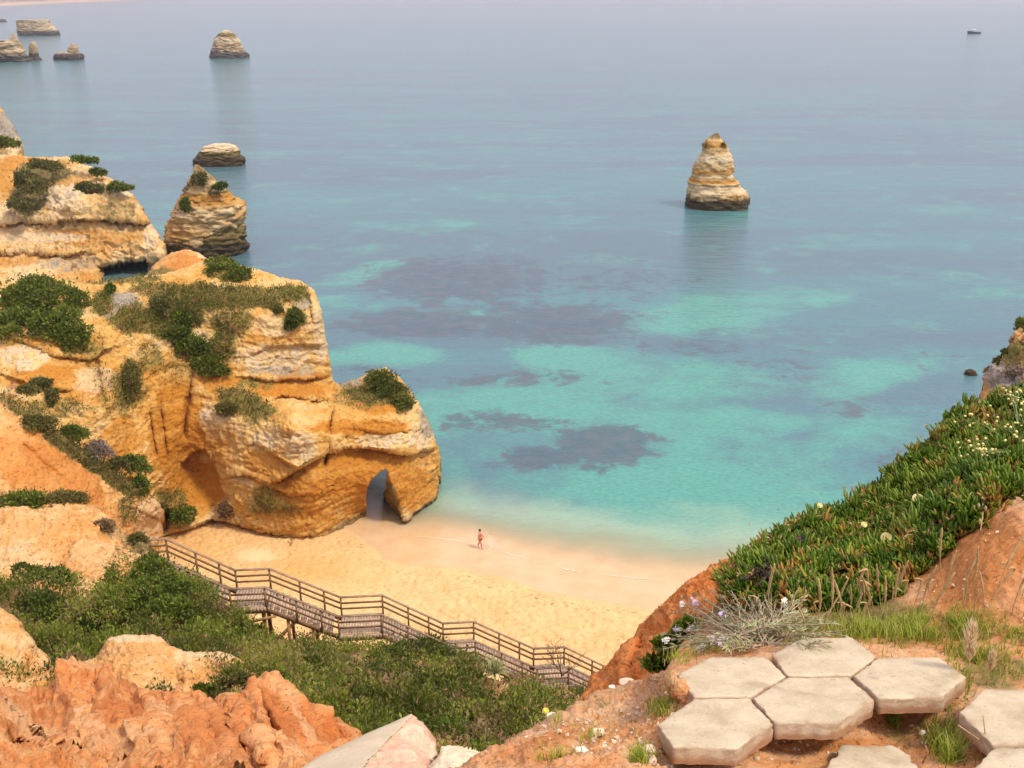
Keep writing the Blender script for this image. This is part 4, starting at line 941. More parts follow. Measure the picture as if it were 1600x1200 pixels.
def paver(poly_px, label, tilt=0.0, dz=0.0, thick=0.052, broken=None, seed=0, group='hexagonal paving slabs at the path end'):
    """a concrete hexagon: worn top edge, straight sides, outline from its corners on the paving plane"""
    q = np.array([pav(np.float64(x), np.float64(y), dz) for x, y in poly_px])
    c = q.mean(0)
    r = np.random.default_rng(seed)
    pts = []
    n = len(q)
    for k in range(n):
        a, bb = q[k], q[(k + 1) % n]
        for t in np.linspace(0, 1, 16, endpoint=False):
            pts.append(a + (bb - a) * t)
    pts = np.array(pts)
    if broken is not None:
        pts = pts + (pts - c) * (broken * np.maximum(perlin(pts * 14, seed), -0.2))[:, None]
    nrm = np.array([0, 0.2425, 0.970])
    out_ = pts - c
    ring = []
    jig = perlin(pts * 30, seed + 1) * 0.003 + perlin(pts * 90, seed + 3) * 0.0016
    od = out_ / np.linalg.norm(out_, axis=1)[:, None]
    for sc, dn in ((0.0, 0), (0.5, 0), (0.85, 0), (0.965, 0.0004), (0.99, 0.002), (0.997, 0.008), (0.998, 0.02), (0.99, 0.037), (0.985, thick)):
        R = c + out_ * sc - nrm * dn + od * (jig * (2.0 if dn > 0 else 0.6) * (sc > 0.8))[:, None]
        R = R + nrm * (0.0012 * perlin(R * 25, seed + 2))[:, None]
        if 0.002 < dn < 0.02: R = R - nrm * (np.maximum(perlin(R * 34, seed + 5) - 0.05, 0) * 0.022)[:, None] - od * (np.maximum(perlin(R * 34, seed + 5) - 0.05, 0) * 0.020)[:, None]
        ring.append(R)
    m_ = len(pts)
    V = np.concatenate([c[None], *ring[1:]])
    Q = [(1 + k * m_ + j, 1 + (k + 1) * m_ + j, 1 + (k + 1) * m_ + (j + 1) % m_, 1 + k * m_ + (j + 1) % m_) for k in range(len(ring) - 2) for j in range(m_)]
    Tt = [(0, 1 + j, 1 + (j + 1) % m_) for j in range(m_)]
    dirt = np.concatenate([[0.0], *[np.full(m_, v) for v in (0.1, 0.35, 0.55, 0.7, 0.75, 0.8, 1.0, 1.25)]])
    return mk('paving_slab', V, [Q, Tt], m_conc, attrs={'dirt': dirt}, origin=c - nrm * thick, label=label, cat='paving slab', group=group)

paver([(1057, 1054), (1108, 1026), (1196, 1025), (1229, 1056), (1173, 1089), (1085, 1089)], 'hexagonal concrete slab at the left of the group, touching the grey flowering shrub', seed=1)
paver([(1204, 1022), (1254, 996), (1332, 995), (1370, 1026), (1330, 1056), (1231, 1056)], 'hexagonal concrete slab at the back of the group with a dark stain near its far edge', seed=2)
paver([(1334, 1056), (1372, 1027), (1467, 1026), (1510, 1057), (1472, 1089), (1373, 1092)], 'hexagonal concrete slab at the right of the group with worn, soil dusted front edge', seed=3)
paver([(1176, 1091), (1230, 1058), (1327, 1057), (1366, 1093), (1310, 1131), (1211, 1130)], 'hexagonal concrete slab in the middle of the group with soil hanging under its front edge', seed=4)
paver([(1027, 1132), (1085, 1091), (1170, 1090), (1209, 1131), (1152, 1170), (1052, 1167)], 'hexagonal concrete slab at the front left of the group, nearest the loose soil', seed=5)
paver([(1498, 1113), (1537, 1076), (1640, 1076), (1680, 1115), (1650, 1166), (1551, 1164)], 'separate hexagonal concrete slab at the right edge of the photo beyond the gap', seed=6)
paver([(1516, 1206), (1554, 1167), (1650, 1168), (1700, 1212), (1650, 1262), (1550, 1260)], 'concrete slab in the bottom right corner, cut off by the photo edge', seed=7)
paver([(1280, 1205), (1322, 1160), (1390, 1164), (1425, 1178), (1438, 1215), (1400, 1270), (1300, 1270)], 'broken, half buried concrete slab at the bottom edge below the hexagons', dz=0.10, broken=0.25, seed=8)

# overhanging soil under the front of the slabs
def soil_lump(name, pts, label):
    g = Geo()
    for (x, y, dz, r, s) in pts:
        c = pav(np.float64(x), np.float64(y), dz)
        a = np.linspace(0, math.pi, 22); bb = np.linspace(0, 2 * math.pi, 36, endpoint=False)
        A, B = np.meshgrid(a, bb, indexing='ij')
        D = np.stack([np.sin(A) * np.cos(B), np.sin(A) * np.sin(B), np.cos(A)], -1)
        V = c + D * np.array(r) * (1 + 0.35 * fbm(D * 1.7 + s, 4, 0.6, 3))[..., None]
        n = 36
        g.add(V, [(k * n + j, (k + 1) * n + j, (k + 1) * n + (j + 1) % n, k * n + (j + 1) % n) for k in range(21) for j in range(n)])
    o = g.build(name, M_SOIL, kind='structure')
    return o
soil_lump('bare_soil', [(1262, 1118, .13, (.09, .05, .035), 1)], '')

# ------------------------------------------------------------------ broken concrete and loose stones
def faceted(name, corners, mat, origin_px, label, cat, seed=0, sub=4, rough=0.012, group=None, mats=None, kinds=None):
    """a broken block from its corner points (hull), subdivided and roughened"""
    import bmesh
    bm = bmesh.new()
    for c in corners: bm.verts.new(c)
    r = bmesh.ops.convex_hull(bm, input=bm.verts)
    bmesh.ops.delete(bm, geom=[v for v in bm.verts if not v.link_faces], context='VERTS')
    bmesh.ops.recalc_face_normals(bm, faces=bm.faces)
    bmesh.ops.bevel(bm, geom=bm.edges[:], offset=rough * 0.9, segments=2, affect='EDGES', clamp_overlap=True)
    bmesh.ops.triangulate(bm, faces=bm.faces)
    for _ in range(sub):
        L = [e for e in bm.edges if e.calc_length() > 0.022 * max(1, rough / 0.012)]
        if not L: break
        bmesh.ops.subdivide_edges(bm, edges=L, cuts=1)
        bmesh.ops.triangulate(bm, faces=bm.faces)
    bm.normal_update()
    co = np.array([v.co[:] for v in bm.verts]); no = np.array([v.normal[:] for v in bm.verts])
    co = co + no * (rough * 0.8 * fbm(co * 9, 4, 0.6, seed) + rough * 0.35 * perlin(co * 45, seed + 1))[:, None]
    F = np.array([[v.index for v in f.verts] for f in bm.faces])
    bm.free()
    return mk(name, co, F, mat, origin=origin_px, label=label, cat=cat, group=group)
def P_(x, y, Y): return at_y(np.float64(x), np.float64(y), Y)

# slab of smooth render with pink mortar on its broken face
m_blk, nt, b, out = new_mat('broken_masonry'); T = NT(nt)
p = T.pos(); a1 = T.noise(p, 7, 4, 0.6); a2 = T.noise(p, 60, 4, 0.7); a3 = T.noise(p, 5.5, 3, 0.5, 0.5)
geo = T.N.new("ShaderNodeNewGeometry"); sx = T.N.new("ShaderNodeSeparateXYZ"); T.L.new(geo.outputs['Position'], sx.inputs[0])
lin = T.math('ADD', T.math('MULTIPLY', sx.outputs[0], 1.0), T.math('MULTIPLY', sx.outputs[1], -1.0))
smooth_c = T.mix(T.map(a1, 0.3, 0.7), (0.56, 0.46, 0.31), (0.48, 0.38, 0.25)); smooth_c = T.mix(T.map(a2, 0.58, 0.75, 0, .5), smooth_c, (0.30, 0.23, 0.15))
pink = T.mix(T.map(a2, 0.35, 0.65), (0.58, 0.30, 0.18), (0.66, 0.42, 0.29))
crm = T.mix(T.map(a2, 0.35, 0.65), (0.70, 0.55, 0.38), (0.58, 0.42, 0.27))
brk = T.mix(T.map(a3, 0.40, 0.52), crm, pink)
za = T.attr('zone'); zr = T.sep(za)[0]
T.set(b.inputs['Base Color'], T.mix(zr, smooth_c, brk)); b.inputs['Roughness'].default_value = 0.9
T.set(b.inputs['Normal'], T.bump(T.math('ADD', a2, T.math('MULTIPLY', a1, 1.5)), 0.5, 0.01))
_q = lambda pts: pts
blk, BL = relief('broken_slab', [(440, 1222), (470, 1200), (500, 1180), (540, 1162), (572, 1146), (610, 1130), (643, 1115), (652, 1126), (660, 1129), (672, 1142), (680, 1158), (683, 1178), (674, 1190), (668, 1215)],
       [(664, 1240), (440, 1240)],
       [(455, 1215, 2.5), (560, 1152, 2.85), (643, 1116, 3.1), (650, 1126, 3.04), (610, 1165, 2.72), (575, 1205, 2.42), (540, 1235, 2.25), (630, 1190, 2.55), (678, 1160, 2.95), (670, 1215, 2.4), (655, 1145, 2.9), (600, 1240, 2.2), (500, 1195, 2.6)],
       m_blk, step=1.4, rim=(4, 0.05), smooth=0.0002,
       disp=lambda P, N, x, y: (sstep(-3, 10, (x - np.interp(y, [1115, 1200, 1240], [648, 560, 520])))) * (0.03 * fbm(P * 8, 4, 0.6, 91) + 0.012 * fbm(P * 30, 3, 0.6, 92)) + 0.002 * fbm(P * 30, 3, 0.6, 93),
       detail=lambda x, y: np.where(x > np.interp(y, [1115, 1160, 1200, 1240], [648, 602, 566, 530]), 0.03, 0), zones=[(0, 650, 1190, 70, 70, 0)], thick=0.7, fall=0.6,
       label='broken masonry slab with smooth grey face and pink mortar at the bottom edge', cat='masonry')
zz = np.zeros((len(blk.data.vertices), 4), np.float32)
nv = len(BL['px'])
zz[:nv, 0] = sstep(-6, 8, BL['px'] - np.interp(BL['py'], [1115, 1160, 1200, 1240], [644, 606, 572, 536]) + 8 * fbm(BL['V'] * 12, 3, 0.6, 95)); zz[nv:, 0] = 1
blk.data.attributes['zone'].data.foreach_set('color', zz.ravel())

ch, CH = relief('stone_chunk', [(668, 1225), (672, 1195), (686, 1180), (690, 1166), (712, 1164), (738, 1170), (752, 1176), (764, 1192), (776, 1206)], [(780, 1240), (668, 1240)],
       [(675, 1215, 2.3), (690, 1168, 2.6), (740, 1172, 2.55), (775, 1205, 2.35), (720, 1200, 2.28), (720, 1238, 2.12)], flat_mat('chunk_stone', (0.72, 0.56, 0.36), 0.9, 0.2, 14, 0.012), step=1.4, rim=(5, 0.07),
       disp=lambda P, N, x, y: 0.03 * fbm(P * 7, 4, 0.6, 97) + 0.006 * fbm(P * 40, 3, 0.6, 98), thick=0.5, fall=0.7, label='pale cream stone chunk leaning against the broken masonry slab', cat='stone')

def pebble(px, py, w, h, label, mat=M_STONE, seed=0, Y=None, name='loose_stone', group='stones lying on the path soil'):
    c = on_fg(np.float64(px), np.float64(py)) if Y is None else P_(px, py, Y)
    D_ = np.linalg.norm(c - CAM) / FPX
    a = np.linspace(0, math.pi, 16); bb = np.linspace(0, 2 * math.pi, 24, endpoint=False)
    A, B = np.meshgrid(a, bb, indexing='ij')
    D = np.stack([np.sin(A) * np.cos(B), np.sin(A) * np.sin(B), np.cos(A)], -1)
    D = np.sign(D) * np.abs(D) ** 0.8
    R = np.array([w * D_ / 2, w * D_ / 2 * 0.8, h * D_ / 2])
    V = c + np.array([0, 0, R[2] * 0.5]) + D * R * (1 + 0.3 * fbm(D * 1.3 + seed, 3, 0.6, seed))[..., None]
    n = 24
    mk(name, V, [[(k * n + j, (k + 1) * n + j, (k + 1) * n + (j + 1) % n, k * n + (j + 1) % n) for k in range(15) for j in range(n)]], mat, origin=c, label=label, cat='stone', group=group)
M_WSTONE = flat_mat('white_stone', (0.72, 0.64, 0.5), 0.8, 0.12, 40, 0.004)
M_PSTONE = flat_mat('pink_stone', (0.6, 0.42, 0.32), 0.85, 0.2, 40, 0.004)
pebble(908, 1177, 20, 12, 'bright white stone on bare soil left of the paving', M_WSTONE, 1)
pebble(979, 1068, 24, 8, 'flat pale yellow stone at the top of the soil edge by the shrub', M_STONE, 2)
pebble(956, 1075, 10, 6, 'small white stone on the soil rim, left of the flat yellow stone', M_WSTONE, 3)
pebble(1014, 1174, 22, 11, 'pinkish stone lying just left of the front paving slab, upper of a pair', M_PSTONE, 4)
pebble(1014, 1190, 22, 13, 'pinkish stone at the bottom, lower of a pair left of the slabs', M_PSTONE, 5)
pebble(1441, 1150, 9, 12, 'small white chip in the soil gap between the slabs', M_WSTONE, 6)
pebble(798, 1172, 12, 10, 'tan stone on the soil rim near the pale chunk', M_STONE, 7)
pebble(934, 1146, 20, 9, 'flattish cream stone half sunk in the soil above the white stone', M_STONE, 8)
pebble(862, 1121, 16, 9, 'grey white stone under the yellow flower on the soil rim', M_WSTONE, 9)
pebble(1182, 1187, 9, 7, 'small tan pebble right of the pinkish pair below the front slab', M_STONE, 10)
# grit: what nobody could count
g = Geo()
r = np.random.default_rng(12)
X = np.concatenate([r.uniform(790, 1060, 420), r.uniform(1180, 1520, 160), r.uniform(1380, 1600, 140)])
Y_ = np.concatenate([r.uniform(1070, 1215, 420), r.uniform(1130, 1215, 160), r.uniform(800, 1000, 140)])
keep = np.concatenate([(Y_[:420] > np.interp(X[:420], [778, 850, 930, 1010, 1060], [1180, 1135, 1090, 1068, 1050])), np.ones(160, bool), (Y_[580:] > np.interp(X[580:], [1380, 1450, 1600], [960, 905, 790]))])
X, Y_ = X[keep], Y_[keep]
C = on_fg(X, Y_)
tet = np.array([(1, 0, -.4), (-.6, .9, -.4), (-.6, -.9, -.4), (.1, .1, .9), (0.7, 0.7, 0.3), (-0.8, 0.1, 0.4)])
for c in C:
    s = 0.004 + 0.009 * r.random() ** 3
    q, _ = np.linalg.qr(r.normal(size=(3, 3)))
    g.add(c + (tet * r.uniform(0.6, 1.2, (6, 3))) @ q * s, None, [(0, 1, 4), (1, 3, 4), (3, 0, 4), (0, 2, 1), (1, 2, 5), (1, 5, 3), (2, 0, 3), (2, 3, 5)])
g.build('soil_grit', M_STONE, smooth=False, kind='stuff', label='pale grit and crumbs scattered over the path soil')
# ------------------------------------------------------------------ wooden stairway
ST_DIR = np.array([math.cos(math.radians(5)), math.sin(math.radians(5)), 0.0])
ST_NRM = np.array([ST_DIR[1], -ST_DIR[0], 0.0])                # towards the viewer
ST_ORG = np.array([-11.0, 41.6, 0.0])
def st_pt(px, py):
    d = ray(px, py)
    t = (ST_ORG - CAM) @ ST_NRM / (d @ ST_NRM)
    return CAM + d * t
KEY = [(232, 846), (258, 843), (367, 893), (420, 890), (532, 936), (597, 931), (692, 976), (740, 973), (834, 1016), (882, 1012), (985, 1062), (1040, 1059)]
KP = [st_pt(np.float64(x), np.float64(y)) for x, y in KEY]
S = [float((p - ST_ORG) @ ST_DIR) for p in KP]
Z = [float(p[2]) for p in KP]
for k in range(0, 12, 2):
    zz = (Z[k] + Z[k + 1]) / 2; Z[k] = Z[k + 1] = zz
for ds_, zz in ((3.2, Z[11] - 1.8), (4.7, Z[11] - 1.8), (7.6, Z[11] - 3.45), (8.9, Z[11] - 3.45)):
    S.append(S[11] + ds_); Z.append(zz)
NK = len(S)
RH, WD = 1.0, 1.5
def sp(s, z, w): return ST_ORG * np.array([1, 1, 0]) + ST_DIR * s + ST_NRM * w + np.array([0, 0, z])
base = sp(S[2], Z[2] - RH - 0.6, WD / 2)
stair = thing('wooden_stairway', base, 'long weathered wooden stairway with rails and landings going down beside the green slope', 'stairway')
NAMES = {}
for k in range(0, NK, 2):           # landings
    g = Geo(); z = Z[k] - RH
    L = S[k + 1] - S[k]; n = max(3, int(round(L / 0.14)))
    for j in range(n):
        s0 = S[k] + (j + 0.5) * L / n
        g.bar(sp(s0, z - 0.02, -0.08), sp(s0, z - 0.02, WD + 0.08), L / n - 0.012, 0.04)
    g.build('landing', M_DECK, stair)
    g = Geo()
    n2 = max(4, int(round(L / 0.16)))
    for j in range(n2):
        s0 = S[k] + (j + 0.5) * L / n2
        g.bar(sp(s0, z - 0.045, WD + 0.10), sp(s0, z - 0.30, WD + 0.10), L / n2 - 0.008, 0.025, up=ST_NRM)
    g.build('skirting', M_DECK, stair)
    for w_, h_ in ((WD + 0.06, 0.32), (-0.04, 0.16)):
        g = Geo(); g.bar(sp(S[k], z - h_, w_), sp(S[k + 1], z - h_, w_), 0.06, 0.14); g.build('beam', M_RAIL, stair)
for k in range(1, NK - 1, 2):           # flights
    L = S[k + 1] - S[k]; dz = Z[k] - Z[k + 1]; n = max(6, int(round(dz / 0.165)))
    for j in range(n - 1):
        s0 = S[k] + (j + 1) * L / n; z = Z[k] - RH - (j + 1) * dz / n
        g = Geo()
        for t in (-0.075, 0.075):
            g.bar(sp(s0 - L / n / 2 + t, z - 0.02, -0.03), sp(s0 - L / n / 2 + t, z - 0.02, WD + 0.03), 0.14, 0.04)
        g.build('step', M_DECK, stair)
    for w in (-0.02, WD + 0.02):
        g = Geo()
        g.bar(sp(S[k], Z[k] - RH - 0.25, w), sp(S[k + 1], Z[k + 1] - RH - 0.2, w), 0.05, 0.22)
        g.build('stringer', M_RAIL, stair)
for w in (-0.06, WD + 0.06):        # posts and rails, far side and near side
    for k in range(NK):
        nseg = 1 if k % 2 == 0 else 3
        if k == NK - 1: nseg = 0
        post_s = [(S[k], Z[k])]
        if k % 2 == 1 and k < NK - 1:
            post_s += [(S[k] + (S[k + 1] - S[k]) * f, Z[k] + (Z[k + 1] - Z[k]) * f) for f in (0.42, 0.76)]
        for s, z in post_s:
            g = Geo(); g.bar(sp(s, z - RH - 0.32, w), sp(s, z + 0.0, w), 0.085, 0.085, up=ST_DIR)
            g.build('post', M_RAIL, stair)
        if k < NK - 1:
            for off, ww, hh in ((0.0, 0.13, 0.045), (-0.32, 0.04, 0.09), (-0.64, 0.04, 0.09)):
                g = Geo(); g.bar(sp(S[k], Z[k] + off + (0.02 if off == 0 else 0), w), sp(S[k + 1], Z[k + 1] + off + (0.02 if off == 0 else 0), w), ww, hh)
                g.build('top_rail' if off == 0 else 'rail', M_RAIL if off else M_WOOD, stair)
# props under the first landing and flight
for s, h0, h1 in ((S[2] + 0.9 * (S[3] - S[2]), Z[2] - RH - 0.36, -2.0), (S[3] + 0.28 * (S[4] - S[3]), Z[3] - RH - 0.75, -2.2), (S[3] - 0.2, Z[2] - RH - 0.36, -2.4), (S[3] + 0.62 * (S[4] - S[3]), Z[3] - RH - 1.2, -1.8), (S[6] + 0.3, Z[6] - RH - 0.36, -2.0), (S[8] + 0.3, Z[8] - RH - 0.36, -2.0), (S[10] + 0.4, Z[10] - RH - 0.36, -2.5), (S[12] + 0.4, Z[12] - RH - 0.36, -2.5)):
    for w in (0.15, WD - 0.1):
        g = Geo(); g.bar(sp(s, h0, w), sp(s, h0 + h1, w), 0.14, 0.14, up=ST_DIR); g.build('prop', M_PROP, stair)
g = Geo(); g.bar(sp(S[3] + 0.25, Z[3] - RH - 2.1, WD - 0.1), sp(S[3] + 1.35, Z[3] - RH - 1.0, WD - 0.1), 0.06, 0.16); g.build('brace', M_PROP, stair)
g = Geo(); g.bar(sp(S[3] - 0.9, Z[3] - RH - 0.9, WD + 0.02), sp(S[3] + 0.4, Z[3] - RH - 0.62, WD + 0.02), 0.06, 0.12); g.build('brace', M_PROP, stair)
print('STAIRS', [(round(s, 2), round(z, 2)) for s, z in zip(S, Z)])

# ------------------------------------------------------------------ boat far out
bc = at_z(1521, 52.5, 0.0)
boat = thing('motor_boat', bc, 'small motor boat with white cabin far out at the upper right', 'boat')
L_, B_, H_ = 13.5, 4.2, 2.3
st = np.linspace(0, 1, 15)
hb = B_ / 2 * (1 - np.clip((st - 0.45) / 0.55, 0, 1) ** 2.2) * (0.86 + 0.14 * sstep(0, 0.3, st))
sheer = H_ * (0.82 + 0.45 * st ** 2)
rows = []
for k in range(15):
    x = (st[k] - 0.5) * L_
    sec = [(-1, 1.0), (-0.97, 0.7), (-0.86, 0.3), (-0.5, -0.1), (0, -0.3), (0.5, -0.1), (0.86, 0.3), (0.97, 0.7), (1, 1.0), (0.9, 0.97), (0.0, 0.93), (-0.9, 0.97)]
    rows.append([(x - (0.9 * st[k] * (1 - max(v, 0)) if k > 9 else 0), u * max(hb[k], 0.03), v * sheer[k]) for u, v in sec])
V = np.array(rows).reshape(-1, 3) * np.array([-1, 1, 1])
n = 12
Q = [(k * n + j, k * n + (j + 1) % n, (k + 1) * n + (j + 1) % n, (k + 1) * n + j) for k in range(14) for j in range(n)]
g = Geo(); g.add(V + bc, Q, [(0, j, j + 1) for j in range(1, n - 1)] + [(14 * n, 14 * n + j + 1, 14 * n + j) for j in range(1, n - 1)])
g.build('hull', flat_mat('hull_paint', (0.075, 0.085, 0.12), 0.4, 0.1, 1, spec=0.5), boat)
g = Geo()
def trap(g, c, l0, l1, w0, w1, h, sl=0):
    V = [(-l0, -w0, 0), (l0, -w0, 0), (l0, w0, 0), (-l0, w0, 0), (-l1 + sl, -w1, h), (l1 + sl, -w1, h), (l1 + sl, w1, h), (-l1 + sl, w1, h)]
    g.add(np.array(V) + c, [(3, 2, 1, 0), (4, 5, 6, 7), (0, 1, 5, 4), (1, 2, 6, 5), (2, 3, 7, 6), (3, 0, 4, 7)])
trap(g, bc + [-0.4, 0, 2.0], 2.6, 1.8, 1.4, 1.2, 1.7, 0.3)
g.build('cabin', flat_mat('boat_white', (0.75, 0.8, 0.84), 0.4, 0.05, 1, spec=0.5), boat)
g = Geo(); trap(g, bc + [-0.36, 0, 2.75], 2.38, 2.1, 1.42, 1.35, 0.5, 0.1); g.build('window', flat_mat('boat_glass', (0.03, 0.04, 0.06), 0.1, 0.05, 1, spec=0.6), boat)
g = Geo(); g.tube([bc + [0.3, 0, 3.6], bc + [0.3, 0, 5.4]], 0.06); g.build('mast', M_WHITEP, boat)

# ------------------------------------------------------------------ bather at the water's edge
M_SKIN = flat_mat('sunburnt_skin', (0.56, 0.26, 0.17), 0.6, 0.1, 6)
M_HAIR = flat_mat('dark_hair', (0.05, 0.03, 0.02), 0.6, 0.2, 30)
M_SWIM = flat_mat('swim_cloth', (0.35, 0.07, 0.05), 0.8, 0.1, 10)
pc = at_z(750.5, 857.5, 0.0)
pz = float(sand_z(np.array(pc[0]), np.array(pc[1])))
pc[2] = pz - 0.01
K = 1.72
pv = [((0, 0, .53), .093, .075), ((0, .01, .62), .085, .07), ((0, .02, .72), .098, .075), ((0, .015, .80), .088, .062), ((0, .015, .845), .036, .036), ((.0, .0, .885), .045, .05), ((0, -.005, .935), .046, .055), ((0, .0, .985), .03, .035)]
pe = [(0, 1), (1, 2), (2, 3), (3, 4), (4, 5), (5, 6), (6, 7)]
def chain(start, pts):
    prev = start
    for q in pts:
        pv.append(q); pe.append((prev, len(pv) - 1)); prev = len(pv) - 1
    return prev
# legs mid stride, walking along the beach to the right
for sx, dx in ((-1, 0.10), (1, -0.09)):
    chain(0, [((.05 * sx * .4 + dx * .1, .05 * sx, .49), .062, .068), ((dx * .75, .05 * sx, .285), .036, .038), ((dx * .95 - .02, .05 * sx, .20), .036, .036), ((dx * 1.1 - .03, .048 * sx, .045), .021, .021), ((dx * 1.1 + .0, .05 * sx, .018), .019, .018), ((dx * 1.1 + .065, .055 * sx, .012), .016, .012)])
for sx, ex, hx in ((-1, -.05, -.02), (1, .05, .14)):
    e = chain(3, [((0, .105 * sx, .805), .034, .034), ((ex, .135 * sx, .64), .024, .024), ((hx * .8, .14 * sx, .52), .018, .018), ((hx, .14 * sx, .475), .019, .012)])
    for fi, (fy, ln) in enumerate(((-.014, .04), (-.005, .046), (.004, .044), (.013, .036))):
        chain(e, [((hx + .006, .14 * sx + fy, .475 - ln * .55), .0055, .0055), ((hx + .012, .14 * sx + fy, .475 - ln), .0045, .0045)])
    chain(e, [((hx + .02, .14 * sx - .006, .47), .006, .006), ((hx + .03, .14 * sx - .006, .45), .005, .005)])
me = bpy.data.meshes.new('person')
yaw = math.radians(-20); cy_, sy_ = math.cos(yaw), math.sin(yaw)
me.from_pydata([((v[0][0] * cy_ - v[0][1] * sy_) * K, (v[0][0] * sy_ + v[0][1] * cy_) * K, v[0][2] * K) for v in pv], pe, [])
me.materials.append(M_SKIN)
person = bpy.data.objects.new('person', me); COL.objects.link(person); person.location = pc.tolist()
tag(person, 'bare chested bather with dark hair striding through the shallows at the beach edge', 'person')
sk = person.modifiers.new('skin', 'SKIN'); sk.use_smooth_shade = True
for k, v in enumerate(pv):
    me.skin_vertices[0].data[k].radius = (v[1] * K, v[2] * K)
me.skin_vertices[0].data[0].use_root = True
person.modifiers.new('sub', 'SUBSURF').render_levels = 2
def shell(name, c, r, mat, cut):
    a = np.linspace(0, math.pi * cut, 12); bb = np.linspace(0, 2 * math.pi, 20, endpoint=False)
    A, B = np.meshgrid(a, bb, indexing='ij')
    V = np.stack([np.sin(A) * np.cos(B), np.sin(A) * np.sin(B), np.cos(A)], -1) * np.array(r) * K + np.array(c) * K + pc
    return mk(name, V, [[(k * 20 + j, (k + 1) * 20 + j, (k + 1) * 20 + (j + 1) % 20, k * 20 + (j + 1) % 20) for k in range(11) for j in range(20)]], mat, person)
shell('hair', (-.012, 0, .945), (.062, .056, .062), M_HAIR, 0.6)
g = Geo(); g.tube([pc + np.array([0, 0, z]) * K for z in (.565, .53, .49, .455)], np.array([.098, .108, .108, .1]) * K, 16); g.build('swim_trunks', M_SWIM, person)
# spray kicked up beside the bather
g = Geo(); r = np.random.default_rng(4)
for k in range(150):
    u = r.random() ** 0.7
    c = pc + np.array([0.45 + 0.95 * u * r.uniform(0.3, 1), r.uniform(-0.4, 0.4), 0.1 + 1.25 * (r.random() ** 1.2) * (1 - 0.3 * u)])
    s = r.uniform(0.01, 0.03)
    g.add(c + np.array([(1, 0, 0), (-1, 0, 0), (0, 1, 0), (0, -1, 0), (0, 0, 1.3), (0, 0, -1.3)]) * s, None, [(0, 2, 4), (2, 1, 4), (1, 3, 4), (3, 0, 4), (2, 0, 5), (1, 2, 5), (3, 1, 5), (0, 3, 5)])
for k in range(40):
    c = pc + np.array([0.4 + 1.3 * r.random(), r.uniform(-0.3, 0.3), 0.06]); s = r.uniform(0.012, 0.035)
    g.add(c + np.array([(1, 0, 0), (-1, 0, 0), (0, 1, 0), (0, -1, 0), (0, 0, .5), (0, 0, -.5)]) * s, None, [(0, 2, 4), (2, 1, 4), (1, 3, 4), (3, 0, 4), (2, 0, 5), (1, 2, 5), (3, 1, 5), (0, 3, 5)])
g.build('water_spray', flat_mat('white_spray', (0.85, 0.83, 0.8), 0.3, 0.05, 5), kind='stuff', label='white spray splashed up beside the bather')
# driftwood stick on the sand under the headland
c = at_z(np.float64(455), np.float64(848), 0.75)
g = Geo(); g.tube([c + [-0.15, 0.35, 0.25], c + [0, 0.15, 0.14], c + [0.1, -0.25, 0.08], c + [0.06, -0.5, 0.05]], [0.05, 0.07, 0.06, 0.03], 7)
g.tube([c + [0.02, 0.1, 0.14], c + [0.3, 0.25, 0.2]], [0.04, 0.02], 6)
g.build('driftwood', flat_mat('driftwood_bark', (0.3, 0.15, 0.06), 0.9, 0.3, 10), origin=c, label='short piece of brown driftwood on the sand at the foot of the headland', cat='driftwood')
# ------------------------------------------------------------------ plants
def leaf_mesh(P, D, size, asp, tint, r):
    """diamond shaped leaves: base P, pointing along D"""
    n = len(P)
    D = D / (np.linalg.norm(D, axis=1)[:, None] + 1e-9)
    R = r.normal(size=(n, 3))
    S = np.cross(D, R); S /= np.linalg.norm(S, axis=1)[:, None] + 1e-9
    U = np.cross(S, D)
    L = np.asarray(size)[:, None]
    w = L * asp * 0.5
    V = np.stack([P, P + D * L * 0.5 + S * w + U * L * 0.08, P + D * L, P + D * L * 0.5 - S * w + U * L * 0.08], 1).reshape(-1, 3)
    return V, np.arange(4 * n).reshape(n, 4), np.repeat(tint, 4)

def px_m(c): return np.linalg.norm(np.asarray(c) - CAM) / FPX * 1.0

